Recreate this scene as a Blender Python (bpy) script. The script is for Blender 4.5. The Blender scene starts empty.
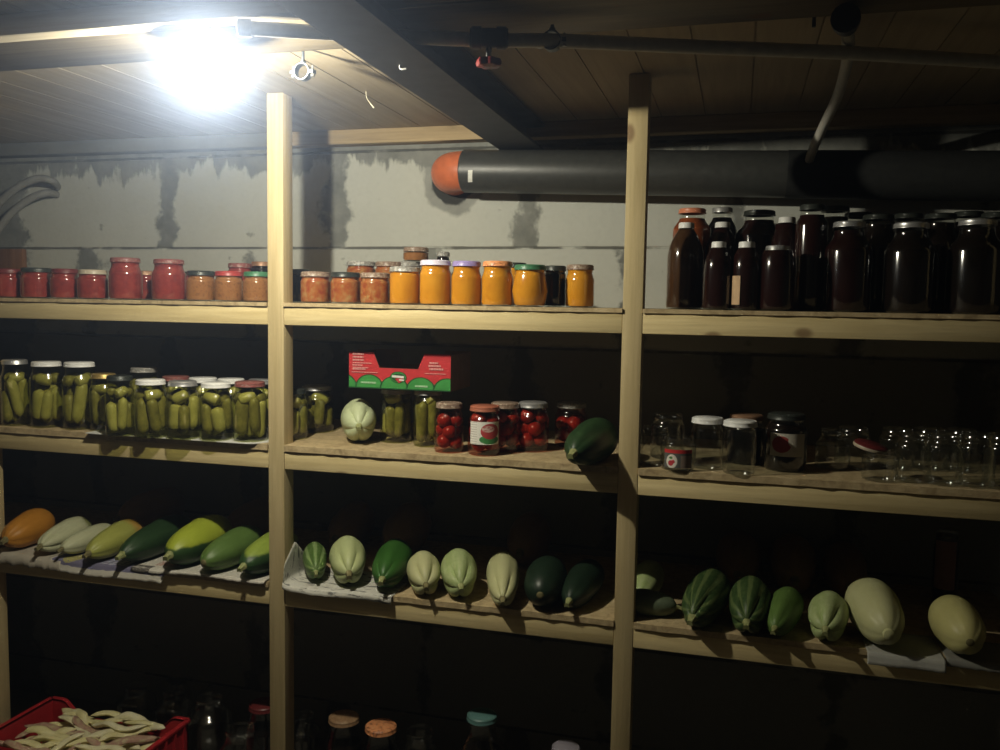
import bpy, bmesh, math, random
from mathutils import Vector, Matrix
random.seed(7)
C = bpy.context.scene.collection
PI = math.pi

# ------------------------------------------------------------------ camera
F, YAW, PITCH, ROLL = 871.0, .2666, .0817, .0164
CAM = Vector((1.1897, -2.0407, 1.4646))
_f = Vector((-math.sin(YAW)*math.cos(PITCH), math.cos(YAW)*math.cos(PITCH), -math.sin(PITCH)))
_r = Vector((math.cos(YAW), math.sin(YAW), 0)); _u = _r.cross(_f)
RT = math.cos(ROLL)*_r + math.sin(ROLL)*_u
UP = -math.sin(ROLL)*_r + math.cos(ROLL)*_u
def at(px, py, y=None, z=None):
    """the point of a sight line at a given depth y or height z"""
    d = _f + RT*((px-500)/F) - UP*((py-375)/F)
    t = (y-CAM.y)/d.y if y is not None else (z-CAM.z)/d.z
    return CAM + d*t
def mpp(p): return (p-CAM).dot(_f)/F          # metres per pixel at a point
cd = bpy.data.cameras.new('camera'); cam = bpy.data.objects.new('camera', cd); C.objects.link(cam)
cd.sensor_width = 36; cd.lens = 36*F/1000; cd.clip_start = .02
m = Matrix((RT, UP, -_f)).transposed().to_4x4(); m.translation = CAM; cam.matrix_world = m
bpy.context.scene.camera = cam

# ------------------------------------------------------------------ node helpers
class NT:
    def __init__(s, name):
        s.m = bpy.data.materials.new(name); s.m.use_nodes = True
        s.t = s.m.node_tree; s.t.nodes.clear(); s.out = s.t.nodes.new('ShaderNodeOutputMaterial')
    def n(s, ty, **kw):
        n = s.t.nodes.new(ty)
        for k, v in kw.items():
            if k[0] == '_': n.inputs[int(k[1:])].default_value = v
            else: setattr(n, k, v)
        return n
    def set(s, sock, v):
        if hasattr(v, 'is_linked'): s.t.links.new(v, sock)
        else: sock.default_value = v
    def math(s, op, a, b=0, c=0, clamp=False):
        n = s.n('ShaderNodeMath', operation=op, use_clamp=clamp)
        for i, v in enumerate((a, b, c)): s.set(n.inputs[i], v)
        return n.outputs[0]
    def coord(s, which='Object'): return s.n('ShaderNodeTexCoord').outputs[which]
    def xyz(s, v):
        n = s.n('ShaderNodeSeparateXYZ'); s.set(n.inputs[0], v); return n.outputs
    def mapv(s, v, scale=(1,1,1), loc=(0,0,0)):
        n = s.n('ShaderNodeMapping'); s.set(n.inputs[0], v); n.inputs[3].default_value = scale; n.inputs[1].default_value = loc
        return n.outputs[0]
    def noise(s, v, scale=5, detail=4, rough=.55, dist=0):
        n = s.n('ShaderNodeTexNoise'); s.set(n.inputs['Vector'], v)
        n.inputs['Scale'].default_value = scale; n.inputs['Detail'].default_value = detail
        n.inputs['Roughness'].default_value = rough; n.inputs['Distortion'].default_value = dist
        return n.outputs[0]
    def ramp(s, v, *stops):
        n = s.n('ShaderNodeValToRGB'); s.set(n.inputs[0], v); e = n.color_ramp.elements
        while len(e) < len(stops): e.new(.5)
        for i, (p, c) in enumerate(stops):
            e[i].position = p; e[i].color = (*c, 1) if len(c) == 3 else c
        return n.outputs[0]
    def sm(s, v, a, b):
        n = s.n('ShaderNodeMapRange', interpolation_type='SMOOTHSTEP'); s.set(n.inputs[0], v)
        n.inputs[1].default_value = a; n.inputs[2].default_value = b; return n.outputs[0]
    def mix(s, f, a, b):
        n = s.n('ShaderNodeMix', data_type='RGBA'); s.set(n.inputs[0], f)
        for i, v in ((6, a), (7, b)): s.set(n.inputs[i], (*v, 1) if isinstance(v, tuple) and len(v) == 3 else v)
        return n.outputs[2]
    def rnd(s): return s.n('ShaderNodeObjectInfo').outputs['Random']
    def bsdf(s, col, rough=.6, spec=.3, metal=0, bump=None, bstr=.2, bdist=.01, coat=0):
        b = s.n('ShaderNodeBsdfPrincipled')
        s.set(b.inputs['Base Color'], (*col, 1) if isinstance(col, tuple) and len(col) == 3 else col)
        s.set(b.inputs['Roughness'], rough); b.inputs['Specular IOR Level'].default_value = spec
        s.set(b.inputs['Metallic'], metal); b.inputs['Coat Weight'].default_value = coat
        if bump is not None:
            k = s.n('ShaderNodeBump'); k.inputs['Strength'].default_value = bstr; k.inputs['Distance'].default_value = bdist
            s.set(k.inputs['Height'], bump); s.t.links.new(k.outputs[0], b.inputs['Normal'])
        s.t.links.new(b.outputs[0], s.out.inputs[0]); return s.m

def plain(name, col, rough=.5, spec=.3, metal=0, var=.12, scale=40, bstr=.05):
    n = NT(name); v = n.coord(); k = n.noise(v, scale, 3)
    lo = tuple(c*(1-var) for c in col); hi = tuple(min(1, c*(1+var)) for c in col)
    return n.bsdf(n.ramp(k, (.3, lo), (.7, hi)), rough, spec, metal, k, bstr, .003)

def wood(name, axis, lo, hi, knots=True, rough=.6):
    n = NT(name); v = n.coord(); st = [26, 26, 26]; st[axis] = 1.1
    r = n.rnd(); off = n.n('ShaderNodeVectorMath', operation='ADD'); n.set(off.inputs[0], v)
    cx = n.n('ShaderNodeCombineXYZ'); [n.set(cx.inputs[i], n.math('MULTIPLY', r, 7.3+i*3)) for i in range(3)]
    n.t.links.new(cx.outputs[0], off.inputs[1]); w = off.outputs[0]
    g = n.noise(n.mapv(w, tuple(st)), 2.2, 5, .6, .6)
    st2 = [120, 120, 120]; st2[axis] = 5
    fg = n.noise(n.mapv(w, tuple(st2)), 1.5, 3, .6)
    c = n.ramp(g, (.28, lo), (.5, tuple((a+b)/2 for a, b in zip(lo, hi))), (.72, hi))
    c = n.mix(n.math('MULTIPLY', n.sm(fg, .5, .75), .22), c, tuple(x*.6 for x in lo))
    if knots:
        ks = [9, 9, 9]; ks[axis] = 5.5
        vo = n.n('ShaderNodeTexVoronoi'); n.set(vo.inputs['Vector'], n.mapv(w, tuple(ks))); vo.inputs['Scale'].default_value = .62
        k = n.math('SUBTRACT', 1, n.sm(vo.outputs['Distance'], .05, .10))
        c = n.mix(n.math('MULTIPLY', k, .75), c, (.16, .085, .04))
    return n.bsdf(c, rough, .25, 0, fg, .15, .002)

PINE = [wood('pine_x', 0, (.53, .415, .20), (.72, .595, .33)), None, wood('pine_z', 2, (.40, .31, .155), (.545, .445, .25))]
PLANK = None
def ceiling_mat():
    n = NT('ceiling_planks'); v = n.coord(); x, y, z = n.xyz(v)
    idx = n.math('FLOOR', n.math('DIVIDE', n.math('SUBTRACT', x, .004), .1195))
    wn = n.n('ShaderNodeTexWhiteNoise', noise_dimensions='1D'); n.set(wn.inputs['W'], idx)
    g = n.noise(n.mapv(v, (22, 1.2, 22)), 2, 5, .6, .5)
    c = n.ramp(g, (.25, (.34, .28, .185)), (.75, (.46, .385, .265)))
    c = n.mix(n.math('MULTIPLY', wn.outputs[0], .15), c, (.22, .165, .10))
    st = n.noise(v, 1.7, 4); c = n.mix(n.math('MULTIPLY', n.sm(st, .5, .72), .3), c, (.17, .14, .10))
    return n.bsdf(c, .75, .15, 0, g, .15, .003)

def wall_mat():
    n = NT('aerated_block_wall'); v = n.coord(); x, y, z = n.xyz(v)
    big = n.noise(v, 2.2, 5, .6); med = n.noise(v, 11, 5, .65); fine = n.noise(v, 70, 4, .6)
    zz = n.math('SUBTRACT', z, 1.633)
    row = n.math('FLOOR', n.math('DIVIDE', zz, .3))
    par = n.math('MULTIPLY', n.math('FLOORED_MODULO', row, 2), .5)
    hz = n.math('MULTIPLY', n.math('ABSOLUTE', n.math('SUBTRACT', n.math('FRACT', n.math('ADD', n.math('DIVIDE', zz, .3), .5)), .5)), .3)
    sh = n.math('ADD', n.math('DIVIDE', n.math('ADD', x, .06), .62), par)
    hx = n.math('MULTIPLY', n.math('ABSOLUTE', n.math('SUBTRACT', n.math('FRACT', n.math('ADD', sh, .5)), .5)), .62)
    wob = n.math('MULTIPLY', n.math('SUBTRACT', med, .5), .13)
    mid = n.noise(v, 5.5, 5, .62, .5); wob2 = n.math('ADD', n.math('MULTIPLY', n.math('SUBTRACT', big, .5), .16), n.math('MULTIPLY', n.math('SUBTRACT', mid, .5), .14))
    vert = n.math('ADD', n.math('SUBTRACT', hx, .026), n.math('ADD', wob, wob2))
    vm = n.math('SUBTRACT', 1, n.sm(vert, -.014, .016))
    hor = n.math('ADD', n.math('SUBTRACT', hz, -.022), n.math('ADD', wob, n.math('MULTIPLY', wob2, .6)))
    hm = n.math('SUBTRACT', 1, n.sm(hor, -.010, .012))
    hline = n.math('SUBTRACT', 1, n.sm(n.math('ADD', hz, n.math('MULTIPLY', wob, .04)), .0025, .0055))
    dr = n.noise(n.mapv(v, (15, 1, 2.6)), 1, 5, .6, .4)
    top = n.math('ADD', n.math('ADD', n.math('SUBTRACT', z, 1.892), n.math('MULTIPLY', n.math('SUBTRACT', dr, .5), .22)), n.math('ADD', n.math('MULTIPLY', wob, .9), n.math('MULTIPLY', wob2, .35)))
    tm = n.sm(top, -.014, .014)
    dx = n.math('SUBTRACT', x, .335); dz = n.math('SUBTRACT', z, 1.838)
    rr = n.math('SQRT', n.math('ADD', n.math('MULTIPLY', dx, dx), n.math('MULTIPLY', dz, dz)))
    pm = n.math('SUBTRACT', 1, n.sm(n.math('ADD', rr, n.math('MULTIPLY', wob, .5)), .095, .112))
    lm = n.math('SUBTRACT', 1, n.sm(n.math('ADD', x, n.math('ADD', n.math('MULTIPLY', wob, 1.2), wob2)), -1.27, -1.24))
    spots = n.math('MULTIPLY', n.sm(n.noise(v, 12, 4, .65), .665, .72), .6)
    M = vm
    for k in (hm, tm, n.math('MULTIPLY', pm, .75), lm, spots): M = n.math('MAXIMUM', M, k)
    blk = n.ramp(big, (.3, (.455, .465, .425)), (.7, (.525, .535, .49)))
    blk = n.mix(n.math('MULTIPLY', n.sm(fine, .45, .7), .15), blk, (.33, .335, .31))
    mor = n.ramp(med, (.3, (.12, .125, .115)), (.7, (.25, .255, .235)))
    c = n.mix(n.math('MULTIPLY', M, .92), blk, mor)
    c = n.mix(n.math('MULTIPLY', n.math('MULTIPLY', hline, n.sm(mid, .36, .52)), .8), c, (.05, .048, .04))
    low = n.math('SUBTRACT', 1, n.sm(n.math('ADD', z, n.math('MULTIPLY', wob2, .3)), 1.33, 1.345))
    c = n.mix(n.math('MULTIPLY', low, .6), c, (.06, .06, .05))     # shade behind the lower shelves, painted into the block colour
    gap = n.math('SUBTRACT', 1, n.sm(n.math('ADD', rr, n.math('MULTIPLY', wob, .35)), .068, .076))
    c = n.mix(n.math('MULTIPLY', gap, .9), c, (.015, .014, .012))      # ragged hole around the drain pipe
    h = n.math('ADD', n.math('MULTIPLY', M, .5), n.math('MULTIPLY', fine, .25))
    h = n.math('SUBTRACT', h, n.math('MULTIPLY', hline, .8))
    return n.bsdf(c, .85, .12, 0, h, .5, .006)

def concrete(name, lo, hi):
    n = NT(name); v = n.coord(); k = n.noise(v, 3, 6, .6)
    return n.bsdf(n.ramp(k, (.3, lo), (.7, hi)), .85, .15, 0, n.noise(v, 40, 4), .3, .004)

def glass(name, tint=(.96, .97, .95), base=.035, amp=.55, rough=.11, pw=4.0):
    n = NT(name)
    tr = n.n('ShaderNodeBsdfTransparent'); tr.inputs[0].default_value = (*tint, 1)
    gl = n.n('ShaderNodeBsdfGlossy'); gl.inputs['Roughness'].default_value = rough; gl.inputs[0].default_value = (.95, .95, .95, 1)
    k = n.noise(n.coord(), 30, 2); b = n.n('ShaderNodeBump'); b.inputs['Strength'].default_value = .015; b.inputs['Distance'].default_value = .002
    n.set(b.inputs['Height'], k); n.t.links.new(b.outputs[0], gl.inputs['Normal'])
    lw = n.n('ShaderNodeLayerWeight'); lw.inputs[0].default_value = .5
    f = n.math('ADD', base, n.math('MULTIPLY', n.math('POWER', lw.outputs['Facing'], pw), amp), clamp=True)
    mx = n.n('ShaderNodeMixShader'); n.set(mx.inputs[0], f); n.t.links.new(tr.outputs[0], mx.inputs[1]); n.t.links.new(gl.outputs[0], mx.inputs[2])
    n.t.links.new(mx.outputs[0], n.out.inputs[0]); return n.m

def mottled(name, cols, scale=60, rough=.5, spec=.3, dist=0, bstr=.2):
    n = NT(name); v = n.coord(); w = n.n('ShaderNodeVectorMath', operation='ADD'); n.set(w.inputs[0], v)
    r = n.rnd(); n.set(w.inputs[1], n.math('MULTIPLY', r, 13.0)); k = n.noise(w.outputs[0], scale, 3, .6, dist)
    N = len(cols)
    c = n.ramp(k, *[(.3+.4*i/(N-1), cc) for i, cc in enumerate(cols)])
    return n.bsdf(c, rough, spec, 0, k, bstr, .002)

def squash_mat(name, base, alt, stripe=0.0, nst=10, two=None, ends=None, rough=.42, mott=.25, edge=(.45, .55)):
    """axis along y, stem at -y, z up"""
    n = NT(name); v = n.coord(); x, y, z = n.xyz(v)
    sp = n.noise(v, 90, 3, .6); big = n.noise(v, 14, 4, .6)
    c = n.mix(n.math('MULTIPLY', n.sm(sp, .45, .62), mott), base, alt)
    if stripe:
        a = n.math('ARCTAN2', x, z)
        wv = n.math('COSINE', n.math('ADD', n.math('MULTIPLY', a, nst), n.math('MULTIPLY', n.math('SUBTRACT', big, .5), 3.5)))
        c = n.mix(n.math('MULTIPLY', n.sm(wv, .1, .75), stripe), c, alt)
    if two:                                       # a second colour on the belly
        q = n.math('ADD', z, n.math('MULTIPLY', n.math('SUBTRACT', big, .5), .03))
        c = n.mix(n.sm(q, two[1]-.004, two[1]+.006), two[0], c)
    if ends:                                      # a second rind colour toward the blossom end
        q = n.math('ADD', y, n.math('MULTIPLY', n.math('SUBTRACT', big, .5), .16))
        c = n.mix(n.sm(q, ends[1]-.03, ends[1]+.05), c, ends[0])
    return n.bsdf(c, rough, .3, 0, sp, .08, .002)

# ------------------------------------------------------------------ mesh helpers
class MB:
    def __init__(s): s.v = []; s.f = []; s.m = []; s.s = []
    def add(s, V, Fc, mat=0, smooth=True, M=None):
        o = len(s.v); s.v += [tuple(M @ Vector(p)) if M else tuple(p) for p in V]
        for f in Fc: s.f.append([i+o for i in f]); s.m.append(mat); s.s.append(smooth)
        return s
    def lathe(s, prof, seg=32, mat=0, M=None, mod=None, smooth=True):
        V = []; Fc = []
        for j, (r, z) in enumerate(prof):
            for i in range(seg):
                a = 2*PI*i/seg; q = r*(mod(a, j/(len(prof)-1)) if mod else 1)
                V.append((q*math.cos(a), q*math.sin(a), z))
        for j in range(len(prof)-1):
            for i in range(seg):
                k = (i+1) % seg; Fc.append((j*seg+i, j*seg+k, (j+1)*seg+k, (j+1)*seg+i))
        return s.add(V, Fc, mat, smooth, M)
    def box(s, x0, x1, y0, y1, z0, z1, mat=0, bev=0, M=None):
        bm = bmesh.new(); bmesh.ops.create_cube(bm, size=1)
        for p in bm.verts: p.co = Vector((x0+(p.co.x+.5)*(x1-x0), y0+(p.co.y+.5)*(y1-y0), z0+(p.co.z+.5)*(z1-z0)))
        if bev: bmesh.ops.bevel(bm, geom=bm.edges[:], offset=bev, segments=2, profile=.5, affect='EDGES')
        bm.verts.index_update()
        s.add([p.co.copy() for p in bm.verts], [[p.index for p in f.verts] for f in bm.faces], mat, False, M); bm.free(); return s
    def tube(s, pts, rad, seg=12, mat=0, cap=True, M=None, flat=1.0, ridge=None, up=None):
        P = [Vector(p) for p in pts]; V = []; Fc = []; n = len(P); prev = None
        for j in range(n):
            t = (P[min(j+1, n-1)]-P[max(j-1, 0)]).normalized()
            if prev is None:
                a = Vector(up) if up else (Vector((0, 0, 1)) if abs(t.z) < .9 else Vector((1, 0, 0)))
                b = t.cross(a).normalized()
            else: b = (prev - t*prev.dot(t)).normalized()
            prev = b; c = b.cross(t); r = rad[j] if isinstance(rad, (list, tuple)) else rad
            if ridge: r *= ridge(j)
            for i in range(seg):
                a = 2*PI*i/seg; V.append(P[j] + b*(math.cos(a)*r) + c*(math.sin(a)*r*flat))
        for j in range(n-1):
            for i in range(seg):
                k = (i+1) % seg; Fc.append((j*seg+i, j*seg+k, (j+1)*seg+k, (j+1)*seg+i))
        if cap: Fc += [tuple(reversed(range(seg))), tuple(range((n-1)*seg, n*seg))]
        return s.add(V, Fc, mat, True, M)
    def build(s, name, mats, parent=None, loc=None, rot=None):
        me = bpy.data.meshes.new(name); me.from_pydata(s.v, [], s.f)
        for mt in (mats if isinstance(mats, (list, tuple)) else [mats]): me.materials.append(mt)
        for p, mi, sm in zip(me.polygons, s.m, s.s): p.material_index = mi; p.use_smooth = sm
        bm = bmesh.new(); bm.from_mesh(me); bmesh.ops.remove_doubles(bm, verts=bm.verts, dist=1e-6)
        if not getattr(s, 'keep', False): bmesh.ops.recalc_face_normals(bm, faces=bm.faces)
        bm.to_mesh(me); bm.free()
        try: me.set_sharp_from_angle(angle=math.radians(40))
        except Exception: pass
        o = bpy.data.objects.new(name, me); C.objects.link(o)
        if parent: o.parent = parent
        if loc is not None: o.location = loc
        if rot is not None: o.rotation_euler = rot
        return o
def cat_rom(pts, k=6):
    P = [Vector(p) for p in pts]; out = []
    for i in range(len(P)-1):
        a, b, c, d = P[max(i-1, 0)], P[i], P[i+1], P[min(i+2, len(P)-1)]
        for j in range(k):
            t = j/k; out.append(.5*((2*b)+(c-a)*t+(2*a-5*b+4*c-d)*t*t+(3*b-a-3*c+d)*t**3))
    return out+[P[-1]]
def tag(o, label=None, cat=None, group=None, kind=None):
    for k, v in (('label', label), ('category', cat), ('group', group), ('kind', kind)):
        if v: o[k] = v
    return o
def thing(name, label, cat, loc=(0, 0, 0), group=None, rot=(0, 0, 0)):
    o = bpy.data.objects.new(name, None); C.objects.link(o); o.location = loc; o.rotation_euler = rot
    o.empty_display_size = .05; return tag(o, label, cat, group)
def dup_part(o, parent):
    c = o.copy(); C.objects.link(c); c.parent = parent
    for ch in list(o.children): dup_part(ch, c)
    return c

# ------------------------------------------------------------------ levels
ZC = 1.993; YW = .525
XL, XA, XB, XR = -.9632, 0.0, .9263, 1.852
W, DP = .0462, .0505
RAIL = {1: 1.400, 2: 1.020, 3: .6487}; RH = .0483
TOP = {1: 1.458, 2: 1.084, 3: .711, 4: 0.0}
X0, X1, Y0 = -1.46, 2.7, -2.75

# ------------------------------------------------------------------ setting
GREYC = concrete('rough_plaster', (.06, .058, .052), (.10, .095, .085))
def struct(name, mb, mat): return tag(mb.build(name, mat), kind='structure')
struct('floor', MB().box(X0-.1, X1+.1, Y0-.1, YW+.1, -.08, 0), concrete('earth_floor', (.12, .11, .09), (.18, .165, .135)))
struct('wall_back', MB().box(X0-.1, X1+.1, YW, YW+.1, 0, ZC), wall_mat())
struct('wall_left', MB().box(X0-.1, X0, Y0, YW, 0, ZC), GREYC)
struct('wall_right', MB().box(X1, X1+.1, Y0, YW, 0, ZC), GREYC)
struct('wall_front', MB().box(X0-.1, X1+.1, Y0-.1, Y0, 0, ZC), GREYC)
cb = MB()
g0 = .004 - 13*.1195
for k in range(36):
    a = g0+k*.1195
    if a > X1: break
    cb.box(max(a+.0017, X0), min(a+.1195-.0017, X1), Y0, YW, ZC, ZC+.02)
cb.box(X0-.1, X1+.1, Y0-.1, YW+.1, ZC+.0035, ZC+.06)
struct('ceiling', cb, ceiling_mat())

# ------------------------------------------------------------------ timber and steel under the ceiling
DARKW = wood('dark_old_wood', 0, (.07, .06, .05), (.13, .11, .09), False, .8)
OLDW = wood('old_pine', 0, (.30, .22, .12), (.46, .35, .20), True, .7)
PALEW = wood('pale_lath_wood', 0, (.28, .24, .17), (.38, .33, .24), False, .7)
tag(MB().box(-.25, X1-.001, YW-.05, YW-.001, ZC-.044, ZC-.0005, 0, .002).build('ceiling_batten', OLDW),
    'narrow pine batten along the top of the block wall, right of the lamp', 'batten')
tag(MB().box(X0+.001, -.252, YW-.05, YW-.001, ZC-.044, ZC-.0005, 0, .003).build('ceiling_batten', concrete('plastered_batten', (.13, .13, .12), (.22, .22, .20))),
    'grey plastered batten along the top of the block wall, left of the lamp', 'batten')
tag(MB().box(X0+.001, X1-.001, -.575, -.374, ZC-.018, ZC-.0005, 0, .003).build('ceiling_board', wood('dull_pine', 0, (.115, .09, .055), (.175, .14, .085), True, .75)),
    'wide pine board fixed crosswise under the ceiling planks behind the lamp', 'board')
tag(MB().box(X0+.001, .503, -.662, -.622, 1.953, ZC-.0005, 0, .002).build('ceiling_joist', PALEW),
    'joist crossing in front of the lamp, only its narrow underside lit', 'joist')
tag(MB().box(.630, X1-.001, -.80, -.622, ZC-.030, ZC-.0005, 0, .002).build('ceiling_joist', DARKW),
    'dark weathered board along the top edge right of the steel beam', 'joist')
STEEL = plain('dark_painted_steel', (.075, .078, .078), .6, .3, .2, .2, 18, .15)
XBL, XBR, ZB = .506, .626, 1.9065
ib = MB()
prof = [(XBL, ZB), (XBR, ZB), (XBR, ZB+.008), (.572, ZB+.011), (.572, ZC-.018), (XBR, ZC-.0155), (XBR, ZC-.0405+.0325),
        (XBL, ZC-.008), (XBL, ZC-.0155), (.560, ZC-.018), (.560, ZB+.011), (XBL, ZB+.008)]
V = [(x, y, z) for y in (Y0+.001, YW-.052) for x, z in prof]; n_ = len(prof)
ib.add(V, [tuple(range(n_)), tuple(reversed(range(n_, 2*n_)))]+[(i, (i+1) % n_, n_+(i+1) % n_, n_+i) for i in range(n_)], 0, False)
# the flange tops stop just under the boards that cross the ceiling
beam = tag(ib.build('steel_beam', STEEL), 'dark grey steel I beam crossing the ceiling toward the wall', 'beam')
wp = at(400, 65, z=ZB)
hk = MB().tube(cat_rom([(wp.x, wp.y, ZB+.001), (wp.x, wp.y, ZB-.005), (wp.x+.004, wp.y-.001, ZB-.008), (wp.x+.013, wp.y-.001, ZB-.008)], 4), .0018, 8)
tag(hk.build('wire_hook', plain('white_wire', (.75, .75, .72), .4)), 'small white wire hook on the underside of the steel beam', 'hook')
wp = at(366, 92, z=ZC-.002)
w2 = at(374, 108, y=wp.y)
tag(MB().tube(cat_rom([(wp.x, wp.y, ZC-.0005), (wp.x+.002, wp.y+.002, ZC-.018), (w2.x, w2.y, w2.z)], 5), [.0008]*8+[.0016]*2+[.0022], 6).build('hanging_thread', plain('pale_thread', (.7, .66, .5), .7)),
    'pale frayed thread hanging from the ceiling left of the steel beam', 'thread')

# ------------------------------------------------------------------ shelving rack
OSB = mottled('chipboard', [(.30, .22, .12), (.44, .34, .19), (.53, .42, .25)], 45, .75, .2, .8)
rack = thing('shelving_rack', 'pine storage rack of square posts, front rails and chipboard shelves', 'shelf', (0, 0, 0))
for x in (XL, XA, XB, XR):
    MB().box(-W/2, W/2, -DP/2, DP/2, 0, ZC-.001, 0, .0018).build('post', PINE[2], rack, (x+W/2, DP/2, 0))
bays = ((XL+W, XA), (XA+W, XB), (XB+W, XR))
for t in (1, 2, 3):
    for (a, b) in bays:
        L = b-a-.001
        MB().box(-L/2, L/2, 0, .042, 0, RH, 0, .002).build('shelf_rail', PINE[0], rack, ((a+b)/2, .001, RAIL[t]))
        mb = MB(); N = 40; y0 = -.004; ear = W/2-.0004; yn = DP+.0006
        top = TOP[t]; bot = RAIL[t]+RH
        Vv = []
        for i in range(N+1):
            x = -L/2+L*i/N; j = random.uniform(-.0016, .0016)
            Vv += [(x, y0+j, bot), (x, y0+j*.5+random.uniform(-.001, .001), top), (x, YW-.002, top), (x, YW-.002, bot)]
        Fc = [tuple(range(4)), tuple(reversed(range(4*N, 4*N+4)))]
        for i in range(N):
            for k in range(4): Fc.append((4*i+k, 4*i+4+k, 4*i+4+(k+1) % 4, 4*i+(k+1) % 4))
        mb.add(Vv, Fc, 0, False)
        for s_ in (-1, 1): mb.box(min(s_*L/2, s_*(L/2+ear)) - (.43 if a < -.9 and s_ < 0 else 0), max(s_*L/2, s_*(L/2+ear)), yn, YW-.002, bot, top)  # the far left ear is lengthened out of view to block lamp light
        mb.build('shelf_board', OSB, rack, ((a+b)/2, 0, 0))

# ------------------------------------------------------------------ lamp
LX, LY, LZ = at(205, 66, y=-.56)
def emis(name, col, s, trans=False):
    n = NT(name); e = n.n('ShaderNodeEmission'); e.inputs[0].default_value = (*col, 1); e.inputs[1].default_value = s
    if trans:
        t = n.n('ShaderNodeBsdfTransparent'); a = n.n('ShaderNodeAddShader')
        n.t.links.new(t.outputs[0], a.inputs[0]); n.t.links.new(e.outputs[0], a.inputs[1]); n.t.links.new(a.outputs[0], n.out.inputs[0])
    else: n.t.links.new(e.outputs[0], n.out.inputs[0])
    return n.m
lamp = thing('ceiling_lamp', 'glowing white globe lamp with a tapered white base under the ceiling', 'lamp', (LX, LY, LZ))
RG = .062
sph = lambda r, n=24: [(max(1e-4, r*math.sin(PI*i/n)), -r*math.cos(PI*i/n)) for i in range(n+1)]
CUT = .0232
MB().lathe([q_ for q_ in sph(RG, 60) if q_[1] < CUT]+[(math.sqrt(RG*RG-CUT*CUT), CUT)], 40).build('globe', emis('lit_globe', (1, .98, .97), 1.3, True), lamp)
pl = bpy.data.lights.new('lamp_light', 'POINT'); pl.energy = 40; pl.color = (1, .96, .80); pl.shadow_soft_size = .014
plo = bpy.data.objects.new('lamp_light', pl); C.objects.link(plo); plo.parent = lamp
MB().lathe([(.0001, CUT+.0004), (.057, CUT+.0004), (.0575, CUT+.002), (.055, .034), (.044, .046), (.028, .056), (.017, .061), (.0135, .0625), (.0135, .0675), (.0001, .0675)], 36).build('lamp_base', plain('white_plastic', (.7, .7, .68), .4), lamp)

# ------------------------------------------------------------------ pipes
PVC = plain('grey_water_pipe', (.50, .48, .43), .45, .4)
ZP = 1.935
pp = [at(x, y, z=ZP) for x, y in ((262, 29), (330, 33), (480, 40), (560, 41), (700, 47), (850, 53), (1000, 62))]
d = (pp[-1]-pp[-2]); pp.append(pp[-1]+d*2.2)
pp = [pp[0]-(pp[1]-pp[0]).normalized()*.03]+pp
wpipe = thing('water_pipe', 'thin grey plastic water pipe running under the ceiling across the beam', 'pipe')
MB().tube(cat_rom(pp, 8), .0125, 16).build('pipe', PVC, wpipe)
vp = at(489, 38, z=ZP); tdir = (pp[4]-pp[3]).normalized()
MB().tube([pp[0]+(pp[1]-pp[0]).normalized()*k_ for k_ in (-.012, -.010, .012, .0121)], [.012, .0155, .0155, .0126], 14).build('end_cap', PVC, wpipe)
BLKM = plain('black_fitting', (.035, .035, .035), .5, .4)
fit = MB(); a = vp-tdir*.034; b = vp+tdir*.034
fit.tube([a+(b-a)*t for t in (0, .06, .061, .3, .301, .7, .701, .939, .94, 1)], [.016, .018, .0195, .0195, .017, .017, .0195, .0195, .018, .016], 16)
vbody = fit.build('valve_body', BLKM, wpipe)
MB().tube([vp+Vector((0, 0, -.012)), vp+Vector((0, 0, -.036))], .0055, 10).build('valve_stem', plain('chrome', (.75, .75, .75), .2, .5, 1), vbody)
hw = MB(); M = Matrix.Translation(vp+Vector((0, 0, -.043)))
hw.lathe([(.0001, -.008), (.012, -.008), (.020, -.006), (.022, 0), (.020, .006), (.010, .008), (.0001, .008)], 30, 0, M, lambda a, t: 1+.10*math.cos(6*a))
hw.build('valve_handle', plain('dark_red_plastic', (.20, .02, .02), .4), vbody)
BRASS = plain('dull_brass', (.35, .22, .08), .4, .4, .7)

def clamp(label, p, rod_top, mat, dx=.024):
    t = thing('pipe_clamp', label, 'clamp', p, 'pipe clamps under the ceiling')
    r = .0155; mb = MB()
    ring = [(r*math.cos(a), 0, r*math.sin(a)) for a in [2*PI*i/24 for i in range(25)]]
    V = []; Fc = []
    for i in range(25):
        x, _, z = ring[i]
        for rr, yy in ((1, -.009), (1.14, -.009), (1.14, .009), (1, .009)): V.append((x*rr, yy, z*rr))
    for i in range(24):
        for k in range(4): Fc.append((4*i+k, 4*i+4+k, 4*i+4+(k+1) % 4, 4*i+(k+1) % 4))
    mb.add(V, Fc, 0, True); mb.box(-.027, -.015, -.008, .008, -.004, .004, 0, .001); mb.box(.015, .027, -.008, .008, -.004, .004, 0, .001)
    ring_o = mb.build('ring', mat, t)
    for s in (-1, 1):
        MB().tube([(s*.0225, 0, -.011), (s*.0225, 0, -.005), (s*.0225, 0, -.0049), (s*.0225, 0, .013)], [.0048, .0048, .0025, .0025], 8).build('bolt', plain('bolt_zinc', (.4, .4, .39), .3, .5, .9), ring_o)
    MB().tube([(0, 0, .0165), (0, 0, .022), (0, 0, .0221), (0, 0, rod_top-p.z)], [.006, .006, .0035, .0035], 10).build('rod', mat, t)
    return t
ZINC = plain('zinc', (.17, .19, .20), .35, .5, .8)
ZINCD = plain('dark_zinc', (.12, .13, .125), .45, .5, .7)
p = at(303, 72, y=-.345); clamp('empty zinc pipe clamp hanging on a rod just right of the lamp', Vector(p), ZC, ZINC)
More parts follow.
